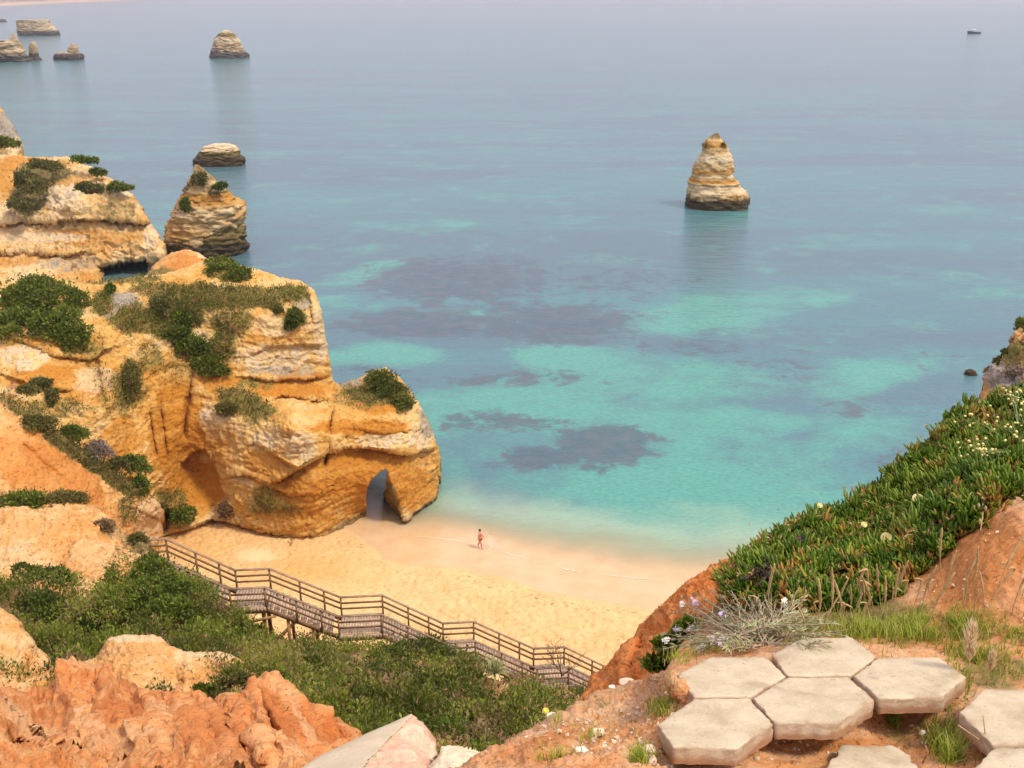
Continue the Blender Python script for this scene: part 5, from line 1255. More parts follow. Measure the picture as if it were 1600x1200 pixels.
def bush(name, lobes, surf, n, leaf, mat, label, cat='bush', group=None, sink=0.35, asp=0.55, depth=0.8, stem=True, seed=0, gap=0.2):
    """lobes: (px, py, rx, ry) seen against the surface they grow on"""
    r = np.random.default_rng(seed + 100)
    Ps, Ns, cs = [], [], []
    sub = []
    for (x, y, rx, ry) in lobes:
        sub.append((x, y, rx * 0.72, ry * 0.72, 1.0))
        for j in range(7):
            an = r.uniform(0, 6.28); rr_ = r.uniform(0.45, 1.0)
            sub.append((x + rx * rr_ * math.cos(an) * 0.8, y + ry * rr_ * math.sin(an) * 0.75, rx * r.uniform(0.22, 0.48), ry * r.uniform(0.25, 0.5), 1.0))
    lobes = [l[:4] for l in sub]
    tot = sum(l[2] * l[3] for l in lobes)
    for (x, y, rx, ry) in lobes:
        Y = float(surf(np.float64(x), np.float64(y))) if callable(surf) else float(surf)
        c = at_y(np.float64(x), np.float64(y), Y); k = px_m(c)
        R = np.array([rx * k, depth * k * (rx + ry) / 2, ry * k])
        c = c + (CAM - c) / np.linalg.norm(CAM - c) * R[1] * (0.5 - sink)
        m = int(n * rx * ry / tot)
        D = r.normal(size=(m, 3)); D /= np.linalg.norm(D, axis=1)[:, None]
        D[:, 2] = np.where(D[:, 2] < -0.35, -D[:, 2], D[:, 2])
        lump = fbm(D * 1.8 + seed * 1.3 + x * 0.1, 3, 0.6, 3); lump2 = perlin(D * 5 + x * 0.1, 8)
        rad = (1 + 0.30 * lump + 0.16 * lump2) * (1 - gap * r.random(m) ** 2) * np.where(r.random(m) < 0.2, r.uniform(1.0, 1.55, m), 1)
        P = c + D * R * rad[:, None]
        Ps.append(P); Ns.append(D); cs.append((c, R))
    P = np.concatenate(Ps); N = np.concatenate(Ns)
    base = min((c - np.array([0, 0, R[2]]) for c, R in cs), key=lambda q: q[2])
    base = np.array([np.mean([c[0] for c, _ in cs]), np.mean([c[1] for c, _ in cs]), base[2]])
    t = thing(name, base, label, cat, group)
    sz = leaf * r.uniform(0.6, 1.4, len(P))
    D = N * 0.55 + r.normal(size=P.shape) * 0.7 + np.array([0, 0, 0.4])
    tint = np.clip(0.42 + 0.75 * fbm(P / (leaf * 8), 3, 0.6, seed + 5) + r.normal(0, 0.2, len(P)), 0, 1)
    V, F, tn = leaf_mesh(P, D, sz, asp, tint, r)
    mk('foliage', V, F, mat, t, smooth=False, attrs={'tint': tn})
    if stem:
        g = Geo()
        for c, R in cs[::8]:
            for j in range(3):
                d = r.normal(size=3) * R * 0.55; d[2] = abs(d[2])
                b0 = base + np.array([0, 0, 0.02])
                g.tube([b0, (b0 + c + d) / 2 + r.normal(size=3) * R * 0.05, c + d], np.array([1.2, 0.8, 0.35]) * max(0.01, R.mean() * 0.035), 5)
        g.build('stem', M_STEM, t)
    return t

cf = CL['f']; sf = SLR['f']; mf = MDR['f']; gf = GUR['f']
# on the cliffs
bush('cliff_bush', [(45, 470, 48, 38), (95, 480, 42, 42), (25, 510, 40, 30), (85, 515, 45, 32), (112, 530, 28, 26), (60, 448, 40, 18)], lambda x, y: cf(x, y) - 0.6, 15000, 0.26, M_LEAF, 'broad dark green bush spilling over the cliff edge at the far left', seed=1, depth=0.7)
bush('cliff_bush', [(350, 426, 36, 18), (345, 414, 20, 13), (375, 432, 22, 12)], lambda x, y: cf(x, y) - 0.3, 5000, 0.24, M_LEAF, 'rounded green bush on the plateau beside the orange knoll', seed=2)
bush('cliff_bush', [(285, 500, 16, 14), (280, 525, 22, 18), (300, 545, 30, 22), (325, 570, 30, 18), (345, 583, 16, 9)], lambda x, y: cf(x, y) - 0.3, 7500, 0.24, M_LEAF, 'long green bush hanging diagonally down the middle of the cliff', seed=3)
bush('cliff_bush', [(461, 502, 16, 19)], lambda x, y: cf(x, y) - 0.2, 1900, 0.22, M_LEAF, 'small compact green bush on the face of the tall block', seed=4)
bush('cliff_bush', [(598, 592, 30, 13), (612, 610, 26, 17), (628, 630, 20, 18), (600, 603, 26, 14)], lambda x, y: cf(x, y) - 0.2, 6000, 0.2, leaf_mat('yellow_green_leaf', (0.04, 0.055, 0.01), (0.10, 0.125, 0.018), (0.2, 0.21, 0.04)), 'yellowish green bush capping the top of the natural arch', seed=5)
bush('cliff_bush', [(285, 810, 20, 17), (295, 803, 12, 12)], lambda x, y: cf(x, y) - 0.9, 2600, 0.22, M_LEAF, 'green bush on the sand beside the dark tunnel mouth', seed=6)
bush('cliff_bush', [(352, 799, 13, 13)], lambda x, y: cf(x, y) - 0.4, 1200, 0.2, M_BROWNLEAF, 'dark brownish shrub at the foot of the orange alcove', seed=7)
SCR = 'olive scrub clumps on the cliffs'
for k, (x, y, rx, ry, fn, mt, lab) in enumerate((
    (354, 642, 18, 15, cf, M_OLIVE, 'olive clump on the ledge left of the arch, under the tall block'),
    (66, 600, 16, 10, cf, M_OLIVE, 'greyish olive clump on the wall below the big dark bush'),
    (82, 622, 10, 16, cf, M_OLIVE, 'drooping olive clump just under the greyish one on the left wall'),
    (247, 478, 18, 16, cf, M_OLIVE, 'olive clump on the plateau edge left of the hanging bush'),
    (205, 606, 13, 34, cf, M_OLIVE, 'tall olive streak of scrub above the orange alcove'),
    (430, 484, 14, 10, cf, M_OLIVE, 'olive clump on the block top, left of the compact bush'),
    (172, 452, 8, 10, cf, M_LEAF, 'small green sprig on the plateau rim before the inlet cave'),
    (60, 662, 26, 14, sf, M_OLIVE, 'uppermost clump in the row along the orange slope'),
    (112, 680, 22, 16, sf, M_LEAF, 'green clump second from the top along the orange slope'),
    (150, 708, 24, 17, sf, M_GREYLEAF, 'grey leaved clump midway down the orange slope'),
    (185, 728, 18, 14, sf, M_OLIVE, 'olive clump below the grey leaved one on the orange slope'),
    (212, 730, 22, 18, sf, M_LEAF, 'dark green clump near the bottom of the orange slope row'),
    (215, 763, 20, 17, sf, M_LEAF, 'lowest green clump in the row, above the white rock edge'),
    (45, 612, 18, 9, sf, M_OLIVE, 'thin olive clump at the top left end of the orange slope'),
    (38, 784, 38, 16, mf, M_LEAF, 'dense green clump on the rim of the peach mound at left edge'),
    (105, 780, 34, 10, mf, M_OLIVE, 'low olive hedge on the rim of the peach mound, right of the dense clump'),
    (162, 824, 16, 12, mf, M_BROWNLEAF, 'brownish dry clump on the right shoulder of the peach mound'),
    (215, 845, 16, 10, mf, M_OLIVE, 'small clump where the stairway meets the peach mound'))):
    bush('scrub_clump', [(x, y, rx, ry)], (lambda x, y, fn=fn: fn(x, y) - 0.15), int(500 + rx * ry * 5.5), 0.17, mt, lab, 'scrub', SCR, seed=20 + k, stem=False)
IN = 'shrubs on the inlet cliff'
bfun = ctrl_fn([(45, 300, 154), (45, 245, 164), (160, 270, 158), (190, 290, 153.5), (205, 310, 152), (130, 252, 160), (40, 325, 151)])
for k, (x, y, rx, ry, mt, lab) in enumerate(((48, 285, 20, 32, M_OLIVE, 'tall olive patch on the left of the inlet cliff face'), (72, 258, 22, 12, M_OLIVE, 'olive shrub on the inlet cliff top, left of the round green one'), (131, 250, 18, 9, M_LEAF, 'round green shrub on top of the inlet cliff'),
    (154, 269, 9, 9, M_LEAF, 'small dark shrub just right of the round green one on the inlet cliff'), (188, 292, 16, 10, M_LEAF, 'green shrub on the sloping right shoulder of the inlet cliff'), (140, 293, 18, 10, M_OLIVE, 'olive shrub in the middle of the inlet cliff face'), (12, 222, 16, 12, M_LEAF, 'dark green shrub in front of the outer cliff at the left edge'), (30, 320, 16, 14, M_OLIVE, 'low olive patch at the left edge of the inlet cliff'))):
    bush('cliff_shrub', [(x - rx * 0.3, y + ry * 0.1, rx * 0.9, ry * 0.75), (x + rx * 0.5, y + ry * 0.35, rx * 0.8, ry * 0.6)], (lambda a, b_: float(bfun(a, b_)) - 1.0) if k != 6 else 175.0, int(400 + rx * ry * 5), 0.42, mt, lab, 'shrub', IN, seed=60 + k, stem=False)
PYR = float(at_z(325, 394, 0)[1])
for k, (x, y, rx, ry, dy, lab) in enumerate(((312, 282, 13, 11, 2.2, 'olive shrub near the tip of the pyramid stack'), (345, 293, 11, 7, 2.5, 'green shrub on the right shoulder of the pyramid stack'), (290, 325, 8, 14, 3.6, 'green shrub on the left flank of the pyramid stack'))):
    bush('stack_shrub', [(x, y, rx, ry)], PYR - dy, 900, 0.42, (M_OLIVE, M_LEAF, M_LEAF)[k], lab, 'shrub', 'shrubs on the pyramid stack', seed=80 + k, stem=False)
STY = float(at_z(1120, 322, 0)[1])
bush('stack_shrub', [(1131, 229, 4, 6)], STY - 1.6, 260, 0.25, M_OLIVE, 'dark shrub on the right of the lone sea stack peak', 'shrub', 'shrubs on the lone stack', seed=90, stem=False)
bush('stack_shrub', [(1101, 229, 4, 5)], STY - 1.6, 200, 0.22, M_OLIVE, 'olive shrub on the left of the lone sea stack peak', 'shrub', 'shrubs on the lone stack', seed=91, stem=False)
for k, (x, y, rx, ry, mt, lab) in enumerate(((1600, 512, 12, 15, M_LEAF, 'green shrub highest on the right headland'), (1590, 536, 10, 10, M_BROWNLEAF, 'brown shrub below the highest one on the right headland'), (1573, 552, 7, 6, M_LEAF, 'small dark shrub on the right headland outline'), (1561, 567, 9, 7, M_OLIVE, 'olive shrub lowest but one on the right headland outline'), (1548, 582, 9, 8, M_BROWNLEAF, 'dry shrub nearest the small rock in the sea'), (1590, 585, 22, 10, M_GREYLEAF, 'grey scrub on the face of the right headland'))):
    bush('headland_shrub', [(x, y, rx, ry)], lambda a, b_: HRR['f'](a, b_) - 0.1, int(300 + rx * ry * 5), 0.1, mt, lab, 'shrub', 'shrubs on the right headland', seed=95 + k, stem=False)

# scrub scattered on the cliff's brown soil
r = np.random.default_rng(31)
def scatter_stuff(name, L, prob, size, mat, label, lift=0.1, per=1, seed=0, dryness=0.0, asp=0.45, patch=None):
    r = np.random.default_rng(seed)
    k = np.nonzero(r.random(len(prob)) < prob)[0]
    k = np.repeat(k, per)
    P = L['V'][k] + L['N'][k] * (lift * r.random(len(k)))[:, None] + r.normal(size=(len(k), 3)) * lift * 0.5
    D = L['N'][k] * 0.5 + r.normal(size=P.shape) * 0.55 + np.array([0, 0, 0.5])
    tint = np.clip(0.42 + 0.5 * fbm(P / (size * 9), 3, 0.6, seed) + r.normal(0, 0.15, len(k)) + dryness + (patch[k] if patch is not None else 0), 0, 0.97)
    V, F, tn = leaf_mesh(P, D, size * r.uniform(0.6, 1.4, len(k)), asp, tint, r)
    return mk(name, V, F, mat, smooth=False, attrs={'tint': tn}, kind='stuff', label=label)
nz_ = fbm(CL['V'] * 0.9, 4, 0.6, 77); ok_scr = ((CL['px'] < 595) | (CL['py'] < 700)).astype(float)
scatter_stuff('cliff_scrub', CL, ok_scr * np.clip((CL['Z'][:, 1] * 1.3 + nz_ * 0.9 - 0.5), 0, 0.6), 0.17, M_OLIVE, 'thin olive and brown scrub growing over the cliff tops', 0.16, 2, 5)
scatter_stuff('cliff_heath', CL, ok_scr * np.clip((CL['Z'][:, 1] * 1.3 - nz_ * 1.2 - 0.62), 0, 0.6), 0.17, M_COVER, 'green tufts mixed into the scrub of the cliff tops', 0.2, 2, 15, dryness=-0.15)
nz_ = fbm(SLR['V'] * 0.9, 4, 0.6, 78)
scatter_stuff('slope_scrub', SLR, np.clip((SLR['Z'][:, 1] * 1.5 + nz_ * 0.9 - 0.45), 0, 0.8), 0.17, M_OLIVE, 'low scrub strip growing along the orange slope', 0.28, 3, 6)

# green cover of the gully
GV = GUR['V']
bare = GUR['Z'][:, 0]
cov = np.clip(0.8 - 1.5 * bare + 1.7 * fbm(GV * 0.5, 4, 0.6, 101), 0, 1)
dryn = fbm(GV * 0.28, 3, 0.55, 103)
dry_px = np.maximum.reduce([blob(GUR['px'], GUR['py'], 330, 985, 40, 20, .7), blob(GUR['px'], GUR['py'], 560, 985, 60, 12, .6), blob(GUR['px'], GUR['py'], 800, 1095, 40, 55, .8, -15), blob(GUR['px'], GUR['py'], 130, 1000, 50, 25, .4), blob(GUR['px'], GUR['py'], 570, 1130, 60, 30, .5), blob(GUR['px'], GUR['py'], 740, 1180, 80, 20, .6)])
is_dry = (dryn * 1.1 + dry_px) > 0.42
near_st = sstep(5, 45, d_line(GUR['px'], GUR['py'], GU_SIL[9:])[0])
bl1 = np.clip(np.abs(perlin(GV * 0.62, 105)) * 2.2, 0, 1) ** 0.6; bl2 = np.clip(np.abs(perlin(GV * 1.5, 106)) * 2.2, 0, 1) ** 0.6
lump = (bl1 * 1.05 + bl2 * 0.45) * (0.2 + 0.8 * near_st)
gap = (bl1 < 0.34) & (bl2 < 0.7)
cov = cov * np.where(gap, 0.15, 1.0)
spec = fbm(GV * 0.42, 3, 0.5, 109)
sd_ix = np.random.default_rng(13).choice(len(GV), 190, replace=False); sd_p = GV[sd_ix]
near_ = np.concatenate([np.argmin(((GV[i:i + 4000, None] - sd_p[None]) ** 2).sum(-1), 1) for i in range(0, len(GV), 4000)])
ptint = np.random.default_rng(14).normal(0, 0.27, 190)[near_]; pdry = (np.random.default_rng(15).random(190) < 0.15)[near_]
dist_ = np.sqrt(((GV - sd_p[near_]) ** 2).sum(1))
dome = np.sqrt(np.clip(1 - (dist_ / 1.4) ** 2, 0, 1)) * np.random.default_rng(16).uniform(0.25, 1.0, 190)[near_]
is_dry = is_dry | pdry
lump = lump * 0.35 + dome * 1.05 * (0.25 + 0.75 * near_st)
N2 = GUR['N'] + (GV - sd_p[near_]) * 0.9; N2 /= np.linalg.norm(N2, axis=1)[:, None]
GUR2 = dict(GUR, V=GV + GUR['N'] * lump[:, None] * (0.6 + 0.4 * cov)[:, None], N=N2)
cov = cov * np.where(dist_ > 1.25, 0.4, 1.0)
green = np.where(is_dry, 0.12, cov)
scatter_stuff('ground_cover', GUR2, green * (spec > -0.02), 0.155, M_COVER, 'yellow green scrub covering much of the gully below the stairway', 0.25, 4, 7, patch=ptint)
scatter_stuff('dark_cover', GUR2, green * (spec <= -0.02) * 0.9, 0.14, M_LEAF, 'darker green scrub in patches over the gully', 0.25, 4, 17, patch=ptint)
scatter_stuff('dry_cover', GUR2, np.where(is_dry, cov * 0.75, 0.09), 0.17, M_BROWNLEAF, 'dry brownish scrub mixed into the green gully', 0.22, 3, 8, asp=0.35)
GB = 'rounded bushes in the green gully'
for k, (lob, mt, n, lab) in enumerate((
    ([(650, 1032, 66, 42), (700, 1046, 54, 44), (610, 1040, 45, 32), (680, 1080, 70, 35), (735, 1072, 30, 42), (665, 1018, 40, 24)], M_DOME, 17000, 'largest rounded dark green bush, hiding part of the stairway'),
    ([(868, 1068, 36, 20), (890, 1078, 30, 22)], M_LEAF, 4500, 'bright green bush beside the last landing, below the bare shrub'),
    ([(812, 1062, 26, 20), (830, 1080, 30, 22)], M_LEAF, 4000, 'green bush between the agave and the bright green bush'),
    ([(835, 1105, 40, 22), (810, 1095, 26, 20)], M_OLIVE, 3600, 'shaded olive bush under the pair of green bushes at right'),
    ([(620, 1072, 34, 24)], M_GREYLEAF, 3000, 'grey twiggy shrub in front of the largest dark green bush'),
    ([(115, 965, 42, 26), (60, 950, 36, 30), (80, 905, 38, 20), (40, 895, 24, 12)], M_DOME, 7000, 'dark green bush at the left edge under the peach mound'),
    ([(150, 985, 40, 26), (185, 965, 30, 20)], M_DOME, 4800, 'green bush in the shadowed middle left of the gully'),
    ([(95, 1005, 40, 24)], M_OLIVE, 2600, 'dark olive bush behind the cream ridge'),
    ([(238, 895, 40, 24), (275, 925, 36, 22), (225, 930, 30, 32)], M_LEAF, 6500, 'bright green bush in front of the upper stairway end'),
    ([(320, 965, 40, 20), (365, 990, 40, 18)], M_LEAF, 5000, 'green bush just below the second flight of the stairway'),
    ([(270, 955, 40, 24)], M_LEAF, 3200, 'dark green bush in the centre of the upper gully'),
    ([(480, 1045, 44, 20), (530, 1060, 40, 18)], M_LEAF, 4400, 'low green bush above the tip of the red badland'),
    ([(560, 1125, 50, 22), (600, 1145, 36, 20)], M_DOME, 4200, 'dark bush behind the broken masonry slab'),
    ([(710, 1130, 44, 22), (660, 1120, 36, 18)], M_LEAF, 4000, 'yellowish green bush below the largest dark bush'),
    ([(375, 1062, 24, 10), (350, 1070, 14, 8)], M_OLIVE, 1500, 'small shrub in the notch between cream ridge and red badland'),
    ([(318, 1078, 16, 8)], M_LEAF, 800, 'tiny green tuft on the face of the cream ridge'),
    ([(340, 1098, 20, 11)], M_BROWNLEAF, 1200, 'brown dry shrub in the notch above the red badland'),
    ([(930, 1110, 22, 14), (905, 1120, 20, 12)], M_LEAF, 2000, 'green bush peeping over the soil edge at the end of the gully'))):
    D0 = 0.15
    fn = (lambda a, b_: gf(a, b_) - (1.9 if k == 0 else 1.4)) if k not in (14, 15, 16) else (lambda a, b_: 25.0)
    bush('gully_bush', lob, fn, n, 0.15 if k not in (14, 15, 16) else 0.1, mt, lab, 'bush', GB, seed=120 + k, stem=(k < 6), depth=0.75, sink=0.3)

# agave by the stairs, bare shrub at the last landing
ac = at_y(np.float64(772), np.float64(1052), 38.9)
ag = thing('agave', ac, 'pale striped agave with pointed leaves beside the near handrail', 'agave')
g = Geo(); tn = []
r = np.random.default_rng(8)
for k in range(30):
    az = k * 2.4; el = math.radians(18 + 62 * (k / 30)) 
    L = r.uniform(0.85, 1.2)
    h = np.array([math.cos(az), math.sin(az), 0]); s_ = np.array([-math.sin(az), math.cos(az), 0])
    pts, wid = [], []
    for t in np.linspace(0, 1, 7):
        pts.append(ac + h * (L * t * math.cos(el) + 0.04) + np.array([0, 0, L * t * math.sin(el) - 0.45 * L * t ** 3 * math.cos(el)]))
        wid.append(0.075 * (1 - t ** 2.2) * (0.6 + 0.8 * t * (1 - t) * 4 * 0.5) + 0.003)
    pts = np.array(pts); wid = np.array(wid)
    V = np.concatenate([pts - s_ * wid[:, None] + [0, 0, 0.02], pts, pts + s_ * wid[:, None] + [0, 0, 0.02]])
    g.add(V, [(a, a + 1, 7 + a + 1, 7 + a) for a in range(6)] + [(7 + a, 8 + a, 15 + a, 14 + a) for a in range(6)])
    tn += [0.95] * 7 + [0.3] * 7 + [0.95] * 7
g.build('leaf_rosette', M_AGAVE, ag, attrs={'tint': np.array(tn)})
bc_ = at_y(np.float64(878), np.float64(1050), 39.2)
bs = thing('bare_shrub', bc_, 'leafless twiggy shrub standing before the last landing rail', 'shrub')
g = Geo(); r = np.random.default_rng(15)
def twig(p, d, L, rad, lev):
    q = [p]; dd = d.copy()
    for _ in range(4):
        dd = dd + r.normal(size=3) * 0.12; dd /= np.linalg.norm(dd); q.append(q[-1] + dd * L / 4)
    g.tube(q, np.linspace(rad, rad * 0.6, 5), 5)
    if lev:
        for k in range(4 if lev > 1 else 3):
            e = dd + r.normal(size=3) * 0.55 + np.array([0, 0, 0.1]); e[1] *= 0.7; e /= np.linalg.norm(e)
            twig(q[2 + k % 3], e, L * r.uniform(0.5, 0.75), rad * 0.55, lev - 1)
twig(bc_ + [0, 0, -0.3], np.array([0.05, 0, 1.0]), 1.2, 0.035, 3)
twig(bc_ + [0.05, 0, -0.2], np.array([-0.5, 0, 0.8]), 1.0, 0.028, 3)
twig(bc_ + [0.05, 0, -0.2], np.array([0.5, 0, 0.8]), 0.9, 0.025, 3)
g.build('branches', M_STEM, bs)

# ------------------------------------------------------------------ succulent mat on the near bank
MATPOLY = [(1138, 922), (1142, 910), (1160, 890), (1200, 856), (1260, 826), (1330, 796), (1400, 764), (1430, 726), (1470, 692), (1530, 638), (1600, 620), (1662, 604), (1800, 583), (2050, 558), (2150, 551), (2150, 700), (1900, 705), (1750, 715), (1662, 735), (1600, 768), (1550, 808), (1505, 845), (1460, 882), (1425, 908), (1395, 938), (1330, 955), (1250, 955), (1180, 950), (1136, 945)]
ix = np.nonzero(in_poly(FGR['px'], FGR['py'], MATPOLY))[0]
r = np.random.default_rng(44)
def succulents(ix, nc, per, name, label, low=False):
    kc = r.choice(ix, nc)
    Pc = FGR['V'][kc]; Nc = FGR['N'][kc]
    edge, _, _ = d_line(FGR['px'][kc], FGR['py'][kc], MATPOLY, True)
    lift = (0.05 + 0.06 * perlin(Pc * 2.4, 55) + r.uniform(-0.02, 0.045, nc)) * (sstep(0, 25, edge) * 0.6 + 0.4)
    if low: lift = lift * 0.35
    tilt = r.normal(0, 0.42, (nc, 3))
    ctone = r.normal(0, 0.14, nc)
    n = nc * per
    rep = np.repeat(np.arange(nc), per)
    N = Nc[rep]
    P = Pc[rep] + N * lift[rep][:, None] + r.normal(0, 0.02, (n, 3))
    clus = fbm(P * 3.2, 3, 0.6, 57); clus2 = fbm(P * 1.3, 3, 0.6, 58)
    m = 6
    az = (np.arange(m) * 2 * math.pi / m)[None] + r.uniform(0, 6.28, n)[:, None] + r.normal(0, .25, (n, m))
    up = N * 0.5 + np.array([0, -0.1, 0.6]) + tilt[rep] + r.normal(0, 0.15, (n, 3)); up /= np.linalg.norm(up, axis=1)[:, None]
    a_ = np.cross(up, np.array([1.0, 0.2, 0])); a_ /= np.linalg.norm(a_, axis=1)[:, None]; b_ = np.cross(up, a_)
    spread = r.uniform(0.2, 0.85, (n, m))
    rad = a_[:, None] * np.cos(az)[..., None] + b_[:, None] * np.sin(az)[..., None]
    L = r.uniform(0.045, 0.085, (n, m)) * (r.uniform(0.7, 1.25, nc)[rep] * (1 + 0.3 * np.clip(clus, -.5, .5)))[:, None]
    d0 = up[:, None] * 0.5 + rad * spread[..., None]; d0 /= np.linalg.norm(d0, axis=-1)[..., None]
    d1 = up[:, None] * 1.0 + rad * (spread * 0.55)[..., None]; d1 /= np.linalg.norm(d1, axis=-1)[..., None]
    p0 = P[:, None] + rad * 0.004; p1 = p0 + d0 * (L * 0.5)[..., None]; p2 = p1 + d1 * (L * 0.5)[..., None]
    s = np.cross(d0, up[:, None] + 0.01); s /= np.linalg.norm(s, axis=-1)[..., None] + 1e-9
    q = np.cross(s, d0)
    w = 0.0066 * r.uniform(0.8, 1.25, (n, m))[..., None]
    secs = []
    for p, ww in ((p0, 0.8), (p1, 1.05), (p1 * 0.25 + p2 * 0.75, 0.8), (p2, 0.22)):
        secs.append(np.stack([p + s * w * ww + q * w * ww * 0.5, p - s * w * ww + q * w * ww * 0.5, p - q * w * ww * 1.1], 2))
    V = np.concatenate(secs, 2).reshape(-1, 3)
    nl = n * m
    tr = np.array([(0, 1, 4, 3), (1, 2, 5, 4), (2, 0, 3, 5), (3, 4, 7, 6), (4, 5, 8, 7), (5, 3, 6, 8), (6, 7, 10, 9), (7, 8, 11, 10), (8, 6, 9, 11)])
    F = (np.arange(nl)[:, None, None] * 12 + tr[None]).reshape(-1, 4)
    dead = ((clus + 0.9 * clus2 > 0.22) & (r.random(nc)[rep] < 0.5)) | (r.random(nc)[rep] < 0.06) | low
    tint = np.where(dead[:, None], r.uniform(0.8, 1.0, (n, m)), np.clip(0.44 + 0.5 * clus[:, None] - 0.5 * clus2[:, None] + ctone[rep][:, None] + r.normal(0, 0.1, (n, m)), 0, 0.76))
    tt = np.repeat(tint.ravel(), 12)
    mk(name, V, F, M_SUCC, attrs={'tint': tt}, kind='stuff', label=label)
succulents(ix, 1250, 4, 'withered_mat', 'withered brown and rusty leaves under the succulent mat', True)
succulents(ix, 1600, 5, 'succulent_mat', 'thick mat of finger leaved succulent plants with reddish dry tips on the near bank')

def on_mat(px, py, lift=0.12):
    p = on_fg(np.float64(px), np.float64(py)); d = (CAM - p) / np.linalg.norm(CAM - p)
    return p + d * lift * 1.85
def daisy(name, c, rad, pet, mat, mcen, label, cat='flower', group=None, n=26, tilt=(0, -0.6, 0.8)):
    t = thing(name, c, label, cat, group)
    up = np.array(tilt, float); up /= np.linalg.norm(up)
    a = np.cross(up, [1, 0, 0.1]); a /= np.linalg.norm(a); b_ = np.cross(up, a)
    g = Geo()
    for ring, (k0, el) in enumerate(((n, 0.25), (n, 0.75))):
        for k in range(k0):
            z = (k + ring * 0.5) * 2 * math.pi / k0; h = a * math.cos(z) + b_ * math.sin(z); s = -a * math.sin(z) + b_ * math.cos(z)
            d = h * math.cos(el) + up * math.sin(el); L = rad * (1 - 0.15 * ring)
            w = rad * pet
            g.add([c + d * rad * 0.15 - s * w * 0.5, c + d * rad * 0.15 + s * w * 0.5, c + d * L + s * w * 0.7 + up * rad * 0.05, c + d * L - s * w * 0.7 + up * rad * 0.05], [(0, 1, 2, 3)])
    g.build('petals', mat, t)
    g = Geo(); g.tube([c + up * rad * 0.05, c + up * rad * 0.28], [rad * 0.28, rad * 0.2], 10); g.build('flower_centre', mcen, t)
    g = Geo(); g.tube([c - up * rad * 1.6, c], [rad * 0.16, rad * 0.22], 6); g.build('flower_stalk', M_GRASSG, t)
    return t
M_GRASSG = flat_mat('green_stalk', (0.12, 0.17, 0.03), 0.6, 0.2, 30)
FLG = 'yellow flowers on the succulent mat'
for x, y, rr, lab in ((1361, 868, .034, 'largest pale yellow flower low on the succulent mat'), (1385, 842, .028, 'yellow flower just above the largest one on the succulent mat'), (1434, 781, .028, 'pale yellow flower highest on the succulent mat'), (1505, 722, .018, 'small deep yellow flower at the upper right of the succulent mat'), (1281, 790, .013, 'whitish flower on the upper outline of the succulent mat'), (1350, 820, .014, 'tiny pink tinted bloom left of the yellow flower pair')):
    daisy('succulent_flower', on_mat(x, y, 0.235), rr * 1.1, 0.12, M_CREAMP if y > 740 else M_YELLOWP, M_YELLOWP, lab, group=FLG)

# withered heads and litter among the fingers
r3 = np.random.default_rng(19); k3 = r3.choice(ix, 760); g = Geo()
for q, nn in zip(FGR['V'][k3], FGR['N'][k3]):
    c = q + nn * r3.uniform(0.06, 0.17); s = r3.uniform(0.008, 0.02)
    for j in range(6):
        h = r3.normal(size=3); h /= np.linalg.norm(h); h = h + np.array([0, -0.2, 0.5]); e = np.cross(h, r3.normal(size=3)); e /= np.linalg.norm(e)
        g.add([c, c + h * s * 0.6 + e * s * 0.18, c + h * s * 1.3, c + h * s * 0.6 - e * s * 0.18], [(0, 1, 2, 3)])
g.build('withered_heads', flat_mat('withered_head', (0.45, 0.27, 0.12), 0.8, 0.45, 9), smooth=False, kind='stuff', label='tan and brown withered flower heads among the succulents')

# dark dead stalks lying in the mat
c0 = on_mat(1195, 885, 0.16)
t = thing('dead_stalk', c0, 'dark brown withered stalk lying in the left end of the succulent mat', 'dead plant')
g = Geo(); r2 = np.random.default_rng(3)
for (x0, y0, x1, y1) in ((1205, 868, 1185, 915), (1210, 880, 1195, 905), (1195, 890, 1165, 905), (1260, 842, 1235, 850)):
    A, B = on_mat(x0, y0, 0.19), on_mat(x1, y1, 0.19)
    g.tube([A, (A + B) / 2 + r2.normal(size=3) * 0.01, B], [0.006, 0.009, 0.007], 6)
    for k in range(26):
        q = A + (B - A) * r2.random() + r2.normal(size=3) * 0.012
        g.tube([q, q + r2.normal(size=3) * 0.014], [0.006, 0.003], 5)
g.build('stalks', flat_mat('withered_brown', (0.07, 0.045, 0.035), 0.9, 0.3, 40), t)

# fine stemmed plant with small yellow heads at the right edge
c0 = on_mat(1612, 720, 0.1)
t = thing('yellow_flowered_herb', c0, 'thin stemmed herb with many tiny yellow flower heads at the right edge', 'plant')
gs = Geo(); r2 = np.random.default_rng(9)
M_HERBY = flat_mat('herb_yellow', (0.72, 0.6, 0.2), 0.6, 0.2, 60)
for k in range(25):
    x1, y1 = r2.uniform(1490, 1610), 0
    y1 = np.interp(x1, [1490, 1530, 1610], [640, 620, 600]) + r2.uniform(0, 110)
    tip = on_mat(x1, y1, r2.uniform(0.2, 0.42)); a0 = c0 + r2.normal(size=3) * 0.03
    mid = (a0 + tip) / 2 + np.array([0, 0, 0.07]) + r2.normal(size=3) * 0.02
    tt = np.linspace(0, 1, 8)[:, None]
    cur = a0 * (1 - tt) ** 2 + 2 * mid * tt * (1 - tt) + tip * tt ** 2
    gs.tube(cur, np.linspace(0.0024, 0.0012, 8), 5)
    for j in range(4):
        q = cur[-1 - j // 2] + r2.normal(size=3) * 0.022
        gs.tube([cur[-2 - j // 2], q], [0.0012, 0.001], 4)
        gh = Geo(); gh.tube([q - [0, 0, 0.003], q + r2.normal(size=3) * 0.004 + [0, 0, 0.004]], [0.0075, 0.006], 7); gh.build('flower_head', M_HERBY, t)
